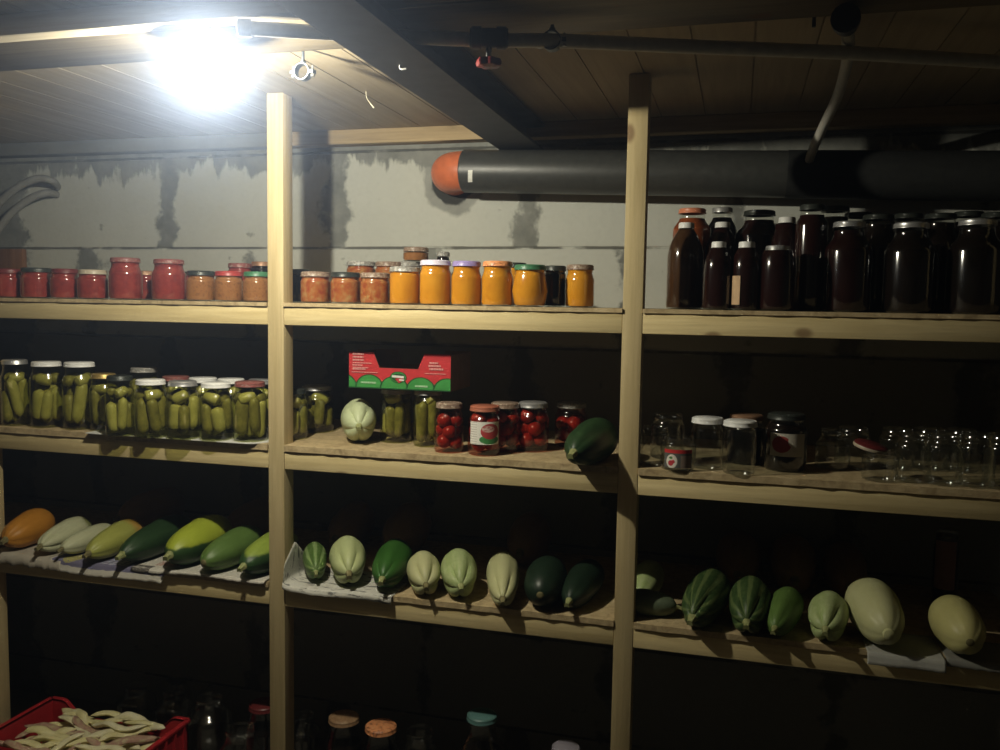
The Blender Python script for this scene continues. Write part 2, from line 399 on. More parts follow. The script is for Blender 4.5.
# its bent rod end along the planks
p = at(552, 41, z=ZP); clamp('dark pipe clamp holding the water pipe right of the red valve', Vector((p.x, p.y, ZP)), ZC-.030, ZINCD)
p = at(815, -2, y=-.36); clamp('pipe clamp with shiny bolt at the top edge above the right bay', Vector(p), ZC-.030, ZINCD)

bp = [at(*q[:2], y=q[2]) for q in ((846, 22, -.42), (848, 40, -.28), (847, 62, -.12), (838, 95, .08), (824, 125, .24), (812, 152, .34), (806, 172, .42))]
bpipe = thing('branch_pipe', 'bent pale plastic pipe dropping from the ceiling to the drain pipe', 'pipe')
MB().tube(cat_rom(bp, 6), .0115, 14).build('pipe', PVC, bpipe)
q = bp[0]; e = (bp[0]-bp[1]).normalized()
coup = MB().tube([q-e*.03, q-e*.02, q-e*.0199, q+e*.012, q+e*.0121, q+e*.03], [.014, .016, .020, .020, .024, .024], 16).build('coupling', BLKM, bpipe)
MB().tube([q-e*.040, q-e*.0301], [.0135, .0145], 14).build('brass_ring', BRASS, coup)

FOAM = plain('grey_pipe_foam', (.042, .043, .040), .40, .4, 0, .15, 60, .12)
s1 = at(500, 171.5, y=.425); s2 = at(760, 174, y=.425)
sl = (s2.z-s1.z)/(s2.x-s1.x); RS = .0615
drain = thing('drain_pipe', 'thick grey foam wrapped drain pipe bending into the wall with an orange end', 'pipe')
zz = lambda x: s1.z+sl*(x-s1.x)
xe = at(461, 172, y=.40).x
pts = [(xe, .425, zz(xe))]+[(xe+.004+i*(X1-.01-xe-.004)/14, .425, zz(xe+.004+i*(X1-.01-xe-.004)/14)) for i in range(15)]
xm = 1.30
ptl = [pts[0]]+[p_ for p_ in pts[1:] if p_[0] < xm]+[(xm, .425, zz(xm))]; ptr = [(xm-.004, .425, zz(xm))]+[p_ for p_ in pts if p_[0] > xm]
sleeve = MB().tube(ptl, [RS*.94]+[RS]*(len(ptl)-1), 40).build('foam_sleeve', FOAM, drain)
tag(MB().tube(ptr, [RS*1.02]*len(ptr), 40).build('foam_sleeve', plain('shaded_pipe_foam', (.022, .023, .022), .7, .2, 0, .15, 60, .12), drain), 'stretch of foam sleeve with shade painted into its colour')  # right stretch coloured darker to stand for the shade on the pipe
el = [(xe+.02, .425, zz(xe))]+[(xe-.058*math.sin(a), .425+.058*(1-math.cos(a)), zz(xe)) for a in [PI/2*i/8 for i in range(9)]]+[(xe-.058, YW+.03, zz(xe))]
MB().tube(el, RS*.93, 36).build('orange_elbow', plain('orange_pipe', (.50, .13, .05), .4, .4), drain)
st = at(471, 181, y=.385); mb = MB(); V = []; Fc = []
for i in range(7):
    a = -.66+.56*i/6
    for x in (0, .013): V.append((st.x-.006+x+.004*i/6, .425-(RS+.0006)*math.cos(a), zz(st.x)+(RS+.0006)*math.sin(a)))
for i in range(6): Fc.append((2*i, 2*i+1, 2*i+3, 2*i+2))
mb.add(V, Fc).build('sticker', plain('white_sticker', (.7, .7, .66), .5), sleeve)

COND = plain('grey_conduit', (.20, .20, .185), .5, .4)
for lab, pts in (('upper of two grey corrugated conduits curving out of the block wall', ((58, 188, .53), (52, 181, .47), (36, 179, .44), (14, 190, .42), (-8, 212, .41), (-30, 250, .40), (-40, 300, .4))),
                 ('lower of two grey corrugated conduits curving out of the block wall', ((58, 195, .53), (46, 193, .48), (28, 200, .45), (8, 217, .43), (-10, 243, .42), (-26, 280, .41), (-34, 325, .41)))):
    c = cat_rom([at(*q[:2], y=q[2]) for q in pts], 14)
    tag(MB().tube(c, .0125, 12, ridge=lambda j: 1+.05*(j % 2)).build('cable_conduit', COND), lab, 'conduit', 'grey conduits at the left of the wall')
tag(MB().box(-.05, .05, -.011, .011, 0, .17, 0, .003).build('wooden_board', wood('brown_plank', 2, (.16, .075, .035), (.24, .12, .06), False), None, (-1.290, .490, TOP[1]+.0005)),
    'short brown board standing against the wall at the far left end of the top shelf', 'board')

# ------------------------------------------------------------------ jars
GL = glass('clear_glass', (.95, .96, .94), .075, .7)
GLP = glass('pickle_glass', (.78, .80, .58), .07, .65)
GLR = glass('tomato_glass', (.87, .60, .53), .07, .65)
GLE = glass('empty_glass', (.90, .92, .90), .10, .85, .11, 2.4)
GLD = glass('dark_bottle_glass', (.55, .45, .40), .04, .5)
def lidm(name, col, metal=0, rough=.4): return plain(name, col, rough, .4, metal, .1, 30, .02)
LID = dict(white=lidm('white_lid', (.72, .72, .70)), silver=lidm('silver_lid', (.55, .55, .55), .7, .35), dark=lidm('dark_lid', (.03, .035, .03), .2),
           red=lidm('red_lid', (.32, .04, .035)), darkred=lidm('dark_red_lid', (.13, .02, .02)), rust=lidm('rust_lid', (.36, .12, .07)), tan=mottled('tan_striped_lid', [(.40, .25, .13), (.26, .15, .08), (.42, .28, .16)], 60, .5), mauve=lidm('mauve_lid', (.30, .28, .33)), green=lidm('green_lid', (.05, .16, .08)), orange=lidm('orange_lid', (.62, .22, .12)),
           gold=lidm('gold_lid', (.42, .30, .10), .5), lilac=lidm('lilac_lid', (.66, .62, .74)), purple=lidm('purple_lid', (.30, .24, .50)),
           teal=lidm('teal_lid', (.10, .21, .20)), brown=lidm('brown_lid', (.30, .17, .10), .3), cream=lidm('cream_lid', (.42, .36, .27)),
           redpat=mottled('red_patterned_lid', [(.24, .17, .15), (.20, .035, .03), (.30, .23, .20)], 120, .4),
           greypat=mottled('grey_patterned_lid', [(.5, .5, .48), (.18, .17, .15), (.6, .58, .54)], 130, .4),
           warmpat=mottled('brown_patterned_lid', [(.40, .33, .26), (.17, .10, .07), (.44, .38, .30)], 130, .4),
           orangepat=mottled('orange_patterned_lid', [(.72, .38, .20), (.75, .30, .12), (.20, .08, .05)], 90, .4))
fillm = lambda name, cols, scale, dist=0: mottled(name, cols, scale, .7, .03, dist)
FILL = dict(red=fillm('red_puree', [(.19, .028, .024), (.26, .036, .03), (.32, .055, .042)], 50),
            caviar=fillm('brown_orange_relish', [(.19, .075, .025), (.33, .15, .055), (.24, .09, .032)], 110),
            lecho=fillm('red_orange_salad', [(.27, .045, .018), (.34, .11, .03), (.38, .22, .09)], 62),
            orange=fillm('orange_puree', [(.55, .21, .012), (.62, .26, .016), (.66, .29, .025)], 20),
            dark=fillm('dark_preserve', [(.004, .003, .002), (.008, .004, .003)], 20),
            juice=fillm('dark_red_juice', [(.010, .0022, .0018), (.016, .003, .0022)], 12),
            amber=fillm('amber_juice', [(.045, .02, .008), (.065, .03, .013)], 12),
            rust=fillm('rust_juice', [(.22, .05, .015), (.28, .07, .02)], 12))
PICK = mottled('pickled_cucumber', [(.16, .14, .04), (.25, .22, .062), (.32, .285, .095)], 55, .4, .4)
PICKP = mottled('pale_pickled_cucumber', [(.37, .34, .10), (.46, .42, .15), (.51, .47, .19)], 40, .4, .4)
TOM = plain('pickled_tomato', (.27, .026, .016), .3, .5, 0, .25, 18, .02)

def jar_prof(r, h, rn, sh, bot=.10):
    """outer wall without the lid: body radius r, neck rn, shoulder starts at sh*h"""
    P = [(1e-4, .004), (r*.55, .003), (r*.82, .0), (r*.95, r*.06), (r, r*.22)]
    z0 = h*sh; z1 = h-.016
    P += [(r, z0*.5), (r, z0)]
    for i in range(1, 8):
        t = i/7; e = .5-.5*math.cos(PI*t); P.append((r+(rn-r)*e, z0+(z1-z0)*.8*t))
    P += [(rn, z1), (rn*1.04, z1+.002), (rn*1.04, z1+.004), (rn, z1+.006), (rn, h-.004)]
    return P
def lid_mesh(rl, hh=.013):
    p = [(1e-4, hh), (rl*.82, hh), (rl*.86, hh-.0012), (rl*.93, hh-.0004), (rl, hh-.003), (rl, .003), (rl*1.03, .0012), (rl*1.03, 0), (rl*.97, 0)]
    return MB().lathe(p, 40, mod=lambda a, t: 1+(.012*math.cos(36*a) if .45 < t < .95 else 0))
def pickle_mesh(L, r, bend):
    pts = []; rad = []
    for i in range(13):
        t = i/12; z = (t-.5)*L; pts.append((bend*math.sin(PI*t), 0, z)); s = abs(2*t-1); rad.append(r*max(.12, (1-s**6)**.5))
    return pts, rad
PICKMESH = {}
def pickle_obj(parent, L, r, bend, loc, rot, mat):
    key = (round(L, 3), round(r, 3), round(bend, 3))
    pts, rad = pickle_mesh(L, r, bend)
    return MB().tube(pts, rad, 12).build('pickle', mat, parent, loc, rot)

def jar(label, px, w, top, y=None, base=None, tier=1, rn=.86, sh=.70, fill=None, lid='silver', gl=None, group=None, name='preserve_jar', cat='jar',
        fillh=.9, rl=None, lidh=.013, z=None, parts=None, lab=None, lift=0.0, barrel=0, rot=0):
    zb = TOP[tier] if z is None else z
    zb += lift
    if y is None:
        q = at(px, base, z=zb); r = w*mpp(q)/2; cy = q.y+r; q = at(px, base, y=cy)
    else:
        cy = y; q = at(px, top+10, y=cy); r = w*mpp(q)/2
    cx = at(px, (top+(base or top+30))/2, y=cy).x
    h = at(px, top+1, y=cy-(rn*r*.4 if tier > 1 else 0)).z-zb
    t = thing(name, label, cat, (cx, cy, zb+.0004), group, (0, 0, rot))
    rN = r*rn; P = jar_prof(r, h, rN, sh)
    if barrel: P = [(q_[0]*(1+barrel*math.sin(PI*min(1, q_[1]/(h*.8)))) if q_[0] > 1e-3 else q_[0], q_[1]) for q_ in P]
    gob = MB().lathe(P, 40).build('glass', gl or GL, t)
    if lid: lid_mesh(rl or rN*1.06, lidh).build('lid', LID[lid], t, (0, 0, h-lidh))
    if fill in FILL:
        k = .965; zt = h*fillh; Q = [(a*k if a > 1e-3 else a, max(b, .0025)+.001) for a, b in P if b < zt-.002]
        # radius at the fill line
        rr = Q[-1][0]
        Q += [(rr*.995, zt), (rr*.6, zt+.001), (1e-4, zt+.001)]
        MB().lathe(Q, 36).build('contents', FILL[fill], t)
    if fill == 'pickles':
        rng = random.Random(hash(label) % 9999 if False else sum(map(ord, label))); ri = r*.965; pr = r*.385
        H = h*sh
        nO = 5
        for i in range(nO):
            a = 2*PI*(i+.35*rng.random())/nO+.3; L = H*rng.uniform(.62, .98); rr = pr*rng.uniform(.82, 1.12); d_ = ri-rr*1.02
            pickle_obj(t, L, rr, rr*.15*rng.uniform(-1, 1), (d_*math.cos(a), d_*math.sin(a), L/2+.006+rng.uniform(0, .02)), (rng.uniform(-.20, .20), rng.uniform(-.08, .08), a),
                       PICKP if rng.random() < .35 else PICK)
        pickle_obj(t, H*.8, pr, 0, (0, 0, H*.42+.006), (0, .05, 0), PICK)
        for i in range(3):
            a = 2*PI*i/3+rng.uniform(0, 1)-1.5; L = ri*1.05; rr = pr*.95
            pickle_obj(t, L, rr, rr*.2, (ri*.45*math.cos(a), ri*.45*math.sin(a), H*1.0+rr*.35), (PI/2+rng.uniform(-.5, .5), 0, a+rng.uniform(-.8, .8)), PICKP if i == 0 else PICK)
    if fill == 'tomatoes':
        rng = random.Random(sum(map(ord, label))); R_ = r*.52; zt = .008+R_
        k = 0
        while zt+R_*.6 < h*sh+R_*.9 and k < 6:
            for i in range(3):
                a = 2*PI*i/3+k*1.05+rng.uniform(-.2, .2); rr = R_*rng.uniform(.9, 1.02); dd = r*.94-rr
                mb = MB().lathe([(max(1e-4, rr*math.sin(PI*q_/14)), -rr*.95*math.cos(PI*q_/14)) for q_ in range(15)], 20)
                mb.build('tomato', TOM, t, (dd*math.cos(a), dd*math.sin(a), zt+rng.uniform(-.1, .1)*R_))
            zt += R_*1.35; k += 1
    if lab:
        a0, a1, z0, z1, mat = lab[:5]; ca = math.atan2(CAM.y-cy, CAM.x-cx)-rot
        N = 20; mb = MB(); rr = r+.0008
        for i in range(N+1):
            a = ca+a0+(a1-a0)*i/N
            for zq in (h*z0, h*z1): mb.v.append((rr*math.cos(a), rr*math.sin(a), zq))
        for i in range(N): mb.f.append([2*i, 2*i+2, 2*i+3, 2*i+1]); mb.m.append(0); mb.s.append(True)
        o = mb.build('paper_label', mat, gob); tag(o, lab[5] if len(lab) > 5 else None)
        me = o.data; uv = me.uv_layers.new(name='uv')
        for lp in me.loops:
            c_ = me.vertices[lp.vertex_index].co; a = math.atan2(c_.y, c_.x)
            u = ((a-ca-a0+PI) % (2*PI)-PI)/(a1-a0); uv.data[lp.index].uv = (u, (c_.z-h*z0)/(h*(z1-z0)))
    return t, r, h

G1, G2, G3 = 'red puree jars on the top shelf', 'relish jars on the top shelf', 'orange puree jars on the top shelf'
J = jar
yr = .10
J('small red puree jar cut by the photo edge, first on the top shelf', 9, 28, 268, yr, tier=1, fill='red', lid='darkred', rn=.88, sh=.64, group=G1)
J('small red puree jar with dark lid, second from the left end', 37, 30, 267, yr, tier=1, fill='red', lid='dark', rn=.90, sh=.64, group=G1)
J('small red puree jar with red lid, third from the left end', 65, 27, 268, yr, tier=1, fill='red', lid='darkred', rn=.88, sh=.64, group=G1)
J('small red puree jar with pale lid just left of the tall red jars', 93, 29, 269, yr, tier=1, fill='red', lid='cream', rn=.88, sh=.64, group=G1)
J('tall red puree jar, the left of the two tall ones', 125.5, 32, 257, yr, tier=1, fill='red', lid='redpat', rn=.84, sh=.60, group=G1)
J('tall red puree jar, the right of the two tall ones', 169, 33, 258.5, yr, tier=1, fill='red', lid='redpat', rn=.84, sh=.60, group=G1)
J('small red puree jar half hidden between the two tall red jars', 146, 26, 270, .22, tier=1, fill='red', lid='brown', rn=.88, sh=.64, group=G1)
J('brown relish jar with dark and cream lid right of the tall red jars', 201, 29, 270, .09, tier=1, fill='caviar', lid='dark', rn=.88, sh=.64, group=G2)
J('brown relish jar with a red lid', 229, 29, 270.5, .09, tier=1, fill='caviar', lid='red', rn=.88, sh=.64, group=G2)
J('brown relish jar with a green lid touching the left pine post', 257, 28, 271, .09, tier=1, fill='caviar', lid='green', rn=.88, sh=.64, group=G2)
J('red jar hidden behind the brown relish jars, red lid showing', 240, 24, 262.5, .24, tier=1, fill='red', lid='redpat', rn=.9, sh=.78, group=G1)
J('dark lidded jar hidden behind the green lidded relish jar', 262, 22, 261, .27, tier=1, fill='dark', lid='brown', rn=.9, sh=.78, group=G2)
J('narrow dark jar hidden behind the first brown relish jar', 190, 22, 271, .22, tier=1, fill='red', lid='dark', rn=.9, sh=.78, group=G1)

J('dark jar tight against the left post behind the first salad jar', 299, 22, 268.5, .18, tier=1, fill='dark', lid='dark', rn=.9, sh=.78, group=G2)
J('red and orange salad jar with a tan patterned lid, first right of the left post', 315.5, 30, 271, .08, tier=1, fill='lecho', lid='warmpat', rn=.91, sh=.66, group=G2)
J('red and orange salad jar with a dark lid, second right of the left post', 345.5, 30, 271.5, .08, tier=1, fill='lecho', lid='dark', rn=.91, sh=.66, group=G2)
J('red and orange salad jar with a pinkish lid beside the short orange jar', 375, 30, 272, .08, tier=1, fill='lecho', lid='warmpat', rn=.91, sh=.66, group=G2)
J('back row salad jar with a grey patterned lid, left of two', 361, 29, 260.5, .27, tier=1, fill='lecho', lid='greypat', rn=.92, sh=.80, group=G2)
J('back row salad jar with a reddish lid, right of two', 389, 28, 261, .27, tier=1, fill='lecho', lid='warmpat', rn=.92, sh=.80, group=G2)
J('short orange puree jar with a grey patterned lid', 405, 31, 266, .075, tier=1, fill='orange', lid='greypat', rn=.93, sh=.78, group=G3)
t_, r_, h_ = J('brown jar in the back row carrying a smaller jar', 408, 27, 261, .30, tier=1, fill='caviar', lid='greypat', rn=.9, sh=.80, group=G2)
J('small jar stacked on top of a back row jar above the short orange jar', 416, 26, 246.5, .30, tier=1, fill='caviar', lid='warmpat', rn=.9, sh=.6, group=G2, lift=h_+.0005, fillh=.6)
J('slim grey lidded jar standing behind the white lidded orange jar', 443, 13, 251, .33, tier=1, fill='dark', lid='greypat', rn=.95, sh=.85, group=G3)
J('tall orange puree jar with a white lilac lid', 435.5, 32, 259.5, .075, tier=1, fill='orange', lid='lilac', rn=.90, sh=.66, group=G3)
J('tall orange puree jar with a purple lid', 466.5, 31, 260.5, .075, tier=1, fill='orange', lid='purple', rn=.86, sh=.60, group=G3)
J('tall orange puree jar with an orange red patterned lid', 497.5, 32, 260.5, .075, tier=1, fill='orange', lid='orangepat', rn=.87, sh=.60, group=G3)
J('round bellied orange puree jar with a green lid', 530, 30, 264, .075, tier=1, fill='orange', lid='green', rn=.98, sh=.74, group=G3, barrel=.22)
J('jar half hidden behind the green lidded round jar', 515, 24, 262, .24, tier=1, fill='orange', lid='dark', rn=.9, sh=.8, group=G3)
J('dark jar in shade right of the round orange jar', 555, 22, 265, .15, tier=1, fill='dark', lid='dark', rn=.92, sh=.78, group=G3)
J('shaded orange puree jar at the right end beside the right post', 580, 29, 264, .14, tier=1, fill='orange', lid='warmpat', rn=.87, sh=.62, group=G3)

# ---- bottles and big jars of the right bay
GB = 'juice bottles on the top shelf'
def bottle(label, px, w, top, y, neck, prof, fill, cap='white', gl=None, lab=None, tier=1, capw=None, ring=None):
    zb = TOP[tier]; q = at(px, 270, y=y); r = w*mpp(q)/2; rn = neck*mpp(q)/2
    h = at(px, top+1, y=y).z-zb
    t = thing('juice_bottle', label, 'bottle', (q.x, y, zb+.0004), GB)
    P = [(1e-4, .004), (r*.6, .003), (r*.88, 0), (r*.97, r*.08), (r, r*.25)]+[(rn+(r-rn)*a, h*b) for a, b in prof]+[(rn, h-.008), (rn, h-.004)]
    gob = MB().lathe(P, 36).build('glass', gl or GL, t)
    c = .5*(capw or neck*1.12)*mpp(q); lid_mesh(c/1.03, .014).build('cap', LID[cap], t, (0, 0, h-.014))
    k = .96; zt = h*.925
    Q = [(a*k if a > 1e-3 else a, max(b, .003)+.001) for a, b in P if b < zt]; rr = Q[-1][0]; Q += [(rr*.99, zt), (1e-4, zt)]
    MB().lathe(Q, 32).build('juice', FILL[fill], t)
    if lab:
        ca = math.atan2(CAM.y-y, CAM.x-q.x); mb = MB(); rr = r+.001
        for i in range(9):
            a = ca+lab[0]+(lab[1]-lab[0])*i/8
            for zq in (h*lab[2], h*lab[3]): mb.v.append((rr*math.cos(a), rr*math.sin(a), zq))
        for i in range(8): mb.f.append([2*i, 2*i+2, 2*i+3, 2*i+1]); mb.m.append(0); mb.s.append(True)
        mb.build('paper_label', lab[4], gob)
    return t
MILK = [(1, .58), (.97, .64), (.86, .72), (.62, .80), (.30, .87), (.06, .92), (0, .94)]
JUG = [(1, .52), (.92, .62), (.72, .74), (.42, .86), (.12, .93), (0, .95)]
WIDE = [(1, .60), (.94, .70), (.75, .82), (.40, .92), (.1, .955), (0, .96)]
TAN = plain('tan_label', (.50, .34, .20), .7)
bottle('tall amber juice bottle with a white cap, first right of the right post', 685, 36, 222, .19, 14, MILK, 'amber')
bottle('dark juice bottle with a white cap in front, right of the amber bottle', 718, 29, 241, .07, 13, MILK, 'juice')
bottle('dark juice bottle with a tan label strip', 746, 29, 241, .07, 14.5, MILK, 'juice', lab=(-1.05, -.35, .08, .50, TAN))
bottle('dark juice bottle with a wide grey white cap', 777, 35, 245, .07, 23, WIDE, 'juice', 'silver', capw=24)
bottle('taller dark bottle with a white cap behind the second bottle', 721, 34, 221.5, .275, 13.5, MILK, 'juice')
bottle('taller dark bottle with a white cap behind the wide capped bottle', 785, 34, 216.5, .20, 15, JUG, 'juice')
GJ = 'big preserve jars on the top right shelf'
kw = dict(tier=1, rn=.62, sh=.66, group=GJ, name='large_jar', fillh=.90)
J('rust coloured jar with an orange red lid behind the amber bottle', 692, 38, 208, .30, fill='rust', lid='orange', **{**kw, 'rn': .66, 'sh': .78})
J('dark jar with a shiny rim behind the second bottle', 722, 30, 207, .36, fill='dark', lid='silver', **{**kw, 'sh': .78})
J('big dark jar behind the bottle with the tan label', 759, 46, 210, .33, fill='juice', lid='dark', **{**kw, 'sh': .74})
J('tall dark red jar right of the white capped bottles', 812, 32, 204, .16, fill='juice', lid='dark', **{**kw, 'rn': .7, 'sh': .8})
J('big dark jar with a grey lid, nearest right of the tall red jar', 849, 46, 221, .13, fill='juice', lid='silver', **kw)
J('big dark jar with a grey lid in the middle of the dark right end', 911, 50, 222, .13, fill='dark', lid='silver', **kw)
J('big dark jar with a grey lid near the right photo edge', 977, 52, 219, .13, fill='dark', lid='silver', **kw)
J('big dark jar in the back row between the two grey lidded jars at left', 878, 44, 214, .34, fill='dark', lid='dark', **kw)
J('big dark jar in the back row between the two grey lidded jars at right', 940, 44, 213, .34, fill='dark', lid='dark', **kw)
J('big dark jar in the back row at the right photo edge', 997, 44, 212, .36, fill='dark', lid='dark', **kw)
J('big dark jar added in the last row between the right pair of grey lidded jars', 908, 42, 213, .43, fill='dark', lid='dark', **kw)  # the three last-row jars are added to cover wall that renders too bright
J('big dark jar added in the last row just left of the right photo edge', 968, 42, 211, .43, fill='dark', lid='dark', **kw)
J('big dark jar added in the last row behind the nearest grey lidded jar', 858, 40, 212, .43, fill='dark', lid='dark', **kw)
J('big dark jar in the back row behind the tall red jar', 835, 40, 206, .38, fill='dark', lid='dark', **kw)

# ---- second shelf, left: pickles
GP = 'pickle jars on the second shelf'
kp = dict(tier=2, fill='pickles', gl=GLP, group=GP, name='pickle_jar', rn=.83, sh=.70)
# flat white sheet under the nearer jars
tl = at(84, 434, z=TOP[2]).x; sheet = MB(); N = 24; V = []; Fc = []
xa, xb = -.560, -.012; yf = -.020; th = .0022
out = []
for i in range(N+1):
    u = i/N; x = xa+(xb-xa)*u; yy = yf
    if u > .90: yy = yf+.040*(1-math.sqrt(max(0, 1-((u-.90)/.10)**2)))
    out.append((x, yy))
for x, y in out: V += [(x, y, 0), (x, y, th), (x, .30, th), (x, .30, 0)]
Fc = [tuple(range(4)), tuple(reversed(range(4*N, 4*N+4)))]
for i in range(N):
    for k in range(4): Fc.append((4*i+k, 4*i+4+k, 4*i+4+(k+1) % 4, 4*i+(k+1) % 4))
sheet.add(V, Fc, 0, False)
tag(sheet.build('white_board', plain('white_board', (.66, .66, .62), .5), None, (0, 0, TOP[2]+.0003)), 'flat white board under the shorter pickle jars, jutting over the shelf edge', 'board')
LT = th+.0004
J('tall pickle jar at the far left end of the second shelf', 15.5, 27, 359, base=427, lid='silver', **kp)
J('tall pickle jar with a white lid, second from the left end', 47, 32, 361, base=429, lid='white', **kp)
J('tall pickle jar with a white lid, third from the left end', 80, 33, 361.5, base=431, lid='white', **kp)
J('pickle jar with a yellow lid half hidden right of the tall jars', 104, 27, 373, base=431.5, lid='gold', **{**kp, 'lift': LT})
J('pickle jar with a dark lid in front of the yellow lidded one', 120, 28, 375, base=437.5, lid='dark', **{**kp, 'lift': LT})
J('pickle jar with a white lid right of the dark lidded one', 151, 33, 379, base=439.5, lid='white', **{**kp, 'lift': LT})
J('pickle jar with a red and silver lid and slanting gherkins', 183, 32, 380.5, base=441, lid='silver', **{**kp, 'lift': LT})
J('pickle jar with a clean white lid, second from the left post', 216, 33, 382, base=442, lid='white', **{**kp, 'lift': LT})
J('pickle jar with a brown red patterned lid beside the left post', 250, 34, 381, base=443, lid='redpat', **{**kp, 'lift': LT})
J('back row pickle jar with a shiny patterned lid above the dark lidded jar', 144, 29, 367, .17, lid='greypat', **{**kp, 'lift': LT})
J('back row pickle jar with a red patterned lid', 176, 30, 375.5, .15, lid='redpat', **{**kp, 'lift': LT})
J('back row pickle jar with a white lid, left of two', 203, 31, 377, .15, lid='white', **{**kp, 'lift': LT})
J('back row pickle jar with a white lid, right of two', 231, 30, 378, .15, lid='white', **{**kp, 'lift': LT})
J('back row pickle jar with a pale lid touching the left post', 262, 30, 378.5, .17, lid='silver', **{**kp, 'lift': LT})
J('pickle jar in the middle bay half hidden by the left post', 292, 31, 388, base=441, lid='dark', **kp)
J('pickle jar with a silver lid left of the pale round squash', 317, 34, 385, base=434, lid='silver', **kp)
ja = J('pickle jar under the red and green carton, the left one', 396, 32, 388, base=444, lid='silver', **{**kp, 'rn': .88, 'sh': .80})
jb = J('pickle jar under the red and green carton, the right one', 428, 30, 389, base=448, lid='silver', **{**kp, 'rn': .88, 'sh': .80})

# ---- carton on the jars
def carton():
    zt = max(ja[0].location.z+ja[2], jb[0].location.z+jb[2])+.0008
    yf = .085
    a = at(349, 386, y=yf); b = at(450.5, 389, y=yf); X0_, X1_ = a.x, b.x; Wd = X1_-X0_; H = at(349, 350, y=yf).z-a.z; D = .17; th = .003
    t = thing('fruit_carton', 'open red and green printed cardboard tray sitting on two pickle jars', 'carton', (X0_, yf, zt))
    RED = plain('carton_red', (.50, .035, .04), .5); GRN = plain('carton_green', (.05, .27, .06), .5); DGR = plain('carton_dark_green', (.012, .07, .02), .5)
    WHT = plain('carton_white', (.72, .70, .66), .6); PNK = plain('carton_pink', (.66, .30, .28), .6); KRA = plain('kraft_board', (.26, .18, .11), .8)
    LGR = plain('carton_light_green', (.40, .62, .38), .6)
    mats = [KRA, RED, GRN, DGR, WHT, PNK, LGR]
    x = lambda p: (p-349)/101.5*Wd; zz_ = lambda q: (387.5-q)/36.5*H
    # outline with the trapezoid dip
    O = [(0, 0), (Wd, 0), (Wd, H), (x(425), H), (x(418.5), zz_(366.5)), (x(380), zz_(366.5)), (x(374), H), (0, H)]
    def panel(mb, y0, y1, front_mat):
        V = [(px_, y0, pz) for px_, pz in O]+[(px_, y1, pz) for px_, pz in O]; n = len(O)
        mb.add(V, [tuple(range(n))], front_mat, False).add(V, [tuple(range(n, 2*n))], 0, False)
        mb.add(V, [(i, (i+1) % n, n+(i+1) % n, n+i) for i in range(n)], 0, False)
    mb = MB(); mb.keep = True; panel(mb, 0, th, 1)
    def clipx(pts): return [(min(max(a_, 0.0), Wd), min(max(b_, 0.0), H)) for a_, b_ in pts]
    def arch(cx, rx, rz, mat, lay):
        pts = [(x(cx)+rx*math.cos(PI*i/20), rz*math.sin(PI*i/20)) for i in range(21)]; pts = clipx(pts)
        mb.add([(p_[0], -.0002*lay, p_[1]) for p_ in pts], [tuple(range(len(pts)))], mat, False)
    hr = 13.8/101.5*Wd; hz = zz_(373.2)
    for n_i, c_ in enumerate((343, 370, 395, 421.5, 448)):
        tall = 1.0 if c_ < 380 else .93
        arch(c_, hr*1.06, hz*tall, 3, 1+n_i); arch(c_, hr*.95, hz*tall*.93, 2, 1.5+n_i)
    mb.add([(0, -.0015, 0), (Wd, -.0015, 0), (Wd, -.0015, zz_(386.3)), (0, -.0015, zz_(386.3))], [(0, 1, 2, 3)], 3, False)
    def ell(cx, cz, rx, rz, mat, lay, n=24):
        mb.add([(x(cx)+rx*math.cos(2*PI*i/n), -.0002*lay, zz_(cz)+rz*math.sin(2*PI*i/n)) for i in range(n)], [tuple(range(n))], mat, False)
    def bar(x0, x1, q, hgt, mat, lay=8, dz=0):
        mb.add([(x(x0), -.0002*lay, zz_(q)), (x(x1), -.0002*lay, zz_(q+dz)), (x(x1), -.0002*lay, zz_(q+dz)+hgt), (x(x0), -.0002*lay, zz_(q)+hgt)], [(0, 1, 2, 3)], mat, False)
    k = H/36.5
    ell(399.3, 375.2, 8.8*k, 5.8*k, 3, 7); ell(399.3, 375.2, 8.0*k, 5.0*k, 2, 8); ell(399.3, 375.4, 7.2*k, 4.2*k, 3, 9)
    mb.add([(x(396), -.002, zz_(377)), (x(400), -.002, zz_(381)), (x(405), -.002, zz_(377.5)), (x(403), -.002, zz_(376)), (x(398), -.002, zz_(376))], [(0, 1, 2, 3, 4)], 1, False)
    bar(393, 405, 375.4, 2.2*k, 4, 11, .6); bar(400, 405, 378.4, 1.4*k, 4, 11, .2)
    # the small print: rows of illegible strokes
    rng = random.Random(3)
    for q, x0, x1, hh in ((354, 353, 364.5, 1.6), (357, 353, 364, 1.6), (360, 353, 364.5, 1.6), (362.6, 353, 372.5, .9), (365, 353, 363, 1.1), (367.2, 353, 369, .9), (369, 353, 366.5, 1.4), (371.8, 352, 378.5, .8)):
        xx = x0
        while xx < x1:
            w_ = rng.uniform(.9, 2.6); bar(xx, min(xx+w_, x1), q, hh*k, 5, 10); xx += w_+.35
    for q, x0, x1, hh in ((360.5, 430, 438.5, 1.6), (363.5, 429, 441, 1.8), (366.7, 430, 443.5, 2.0), (370.6, 425.5, 446, .8)):
        xx = x0
        while xx < x1:
            w_ = rng.uniform(.9, 2.6); bar(xx, min(xx+w_, x1), q, hh*k, 5, 10, .1); xx += w_+.35
    for q, x0, x1 in ((382.4, 361.5, 377), (384.0, 416, 428.5)):
        xx = x0
        while xx < x1:
            w_ = rng.uniform(.8, 2.0); bar(xx, min(xx+w_, x1), q, 1.7*k, 6, 10, .1); xx += w_+.3
    mb.build('front_panel', mats, t)
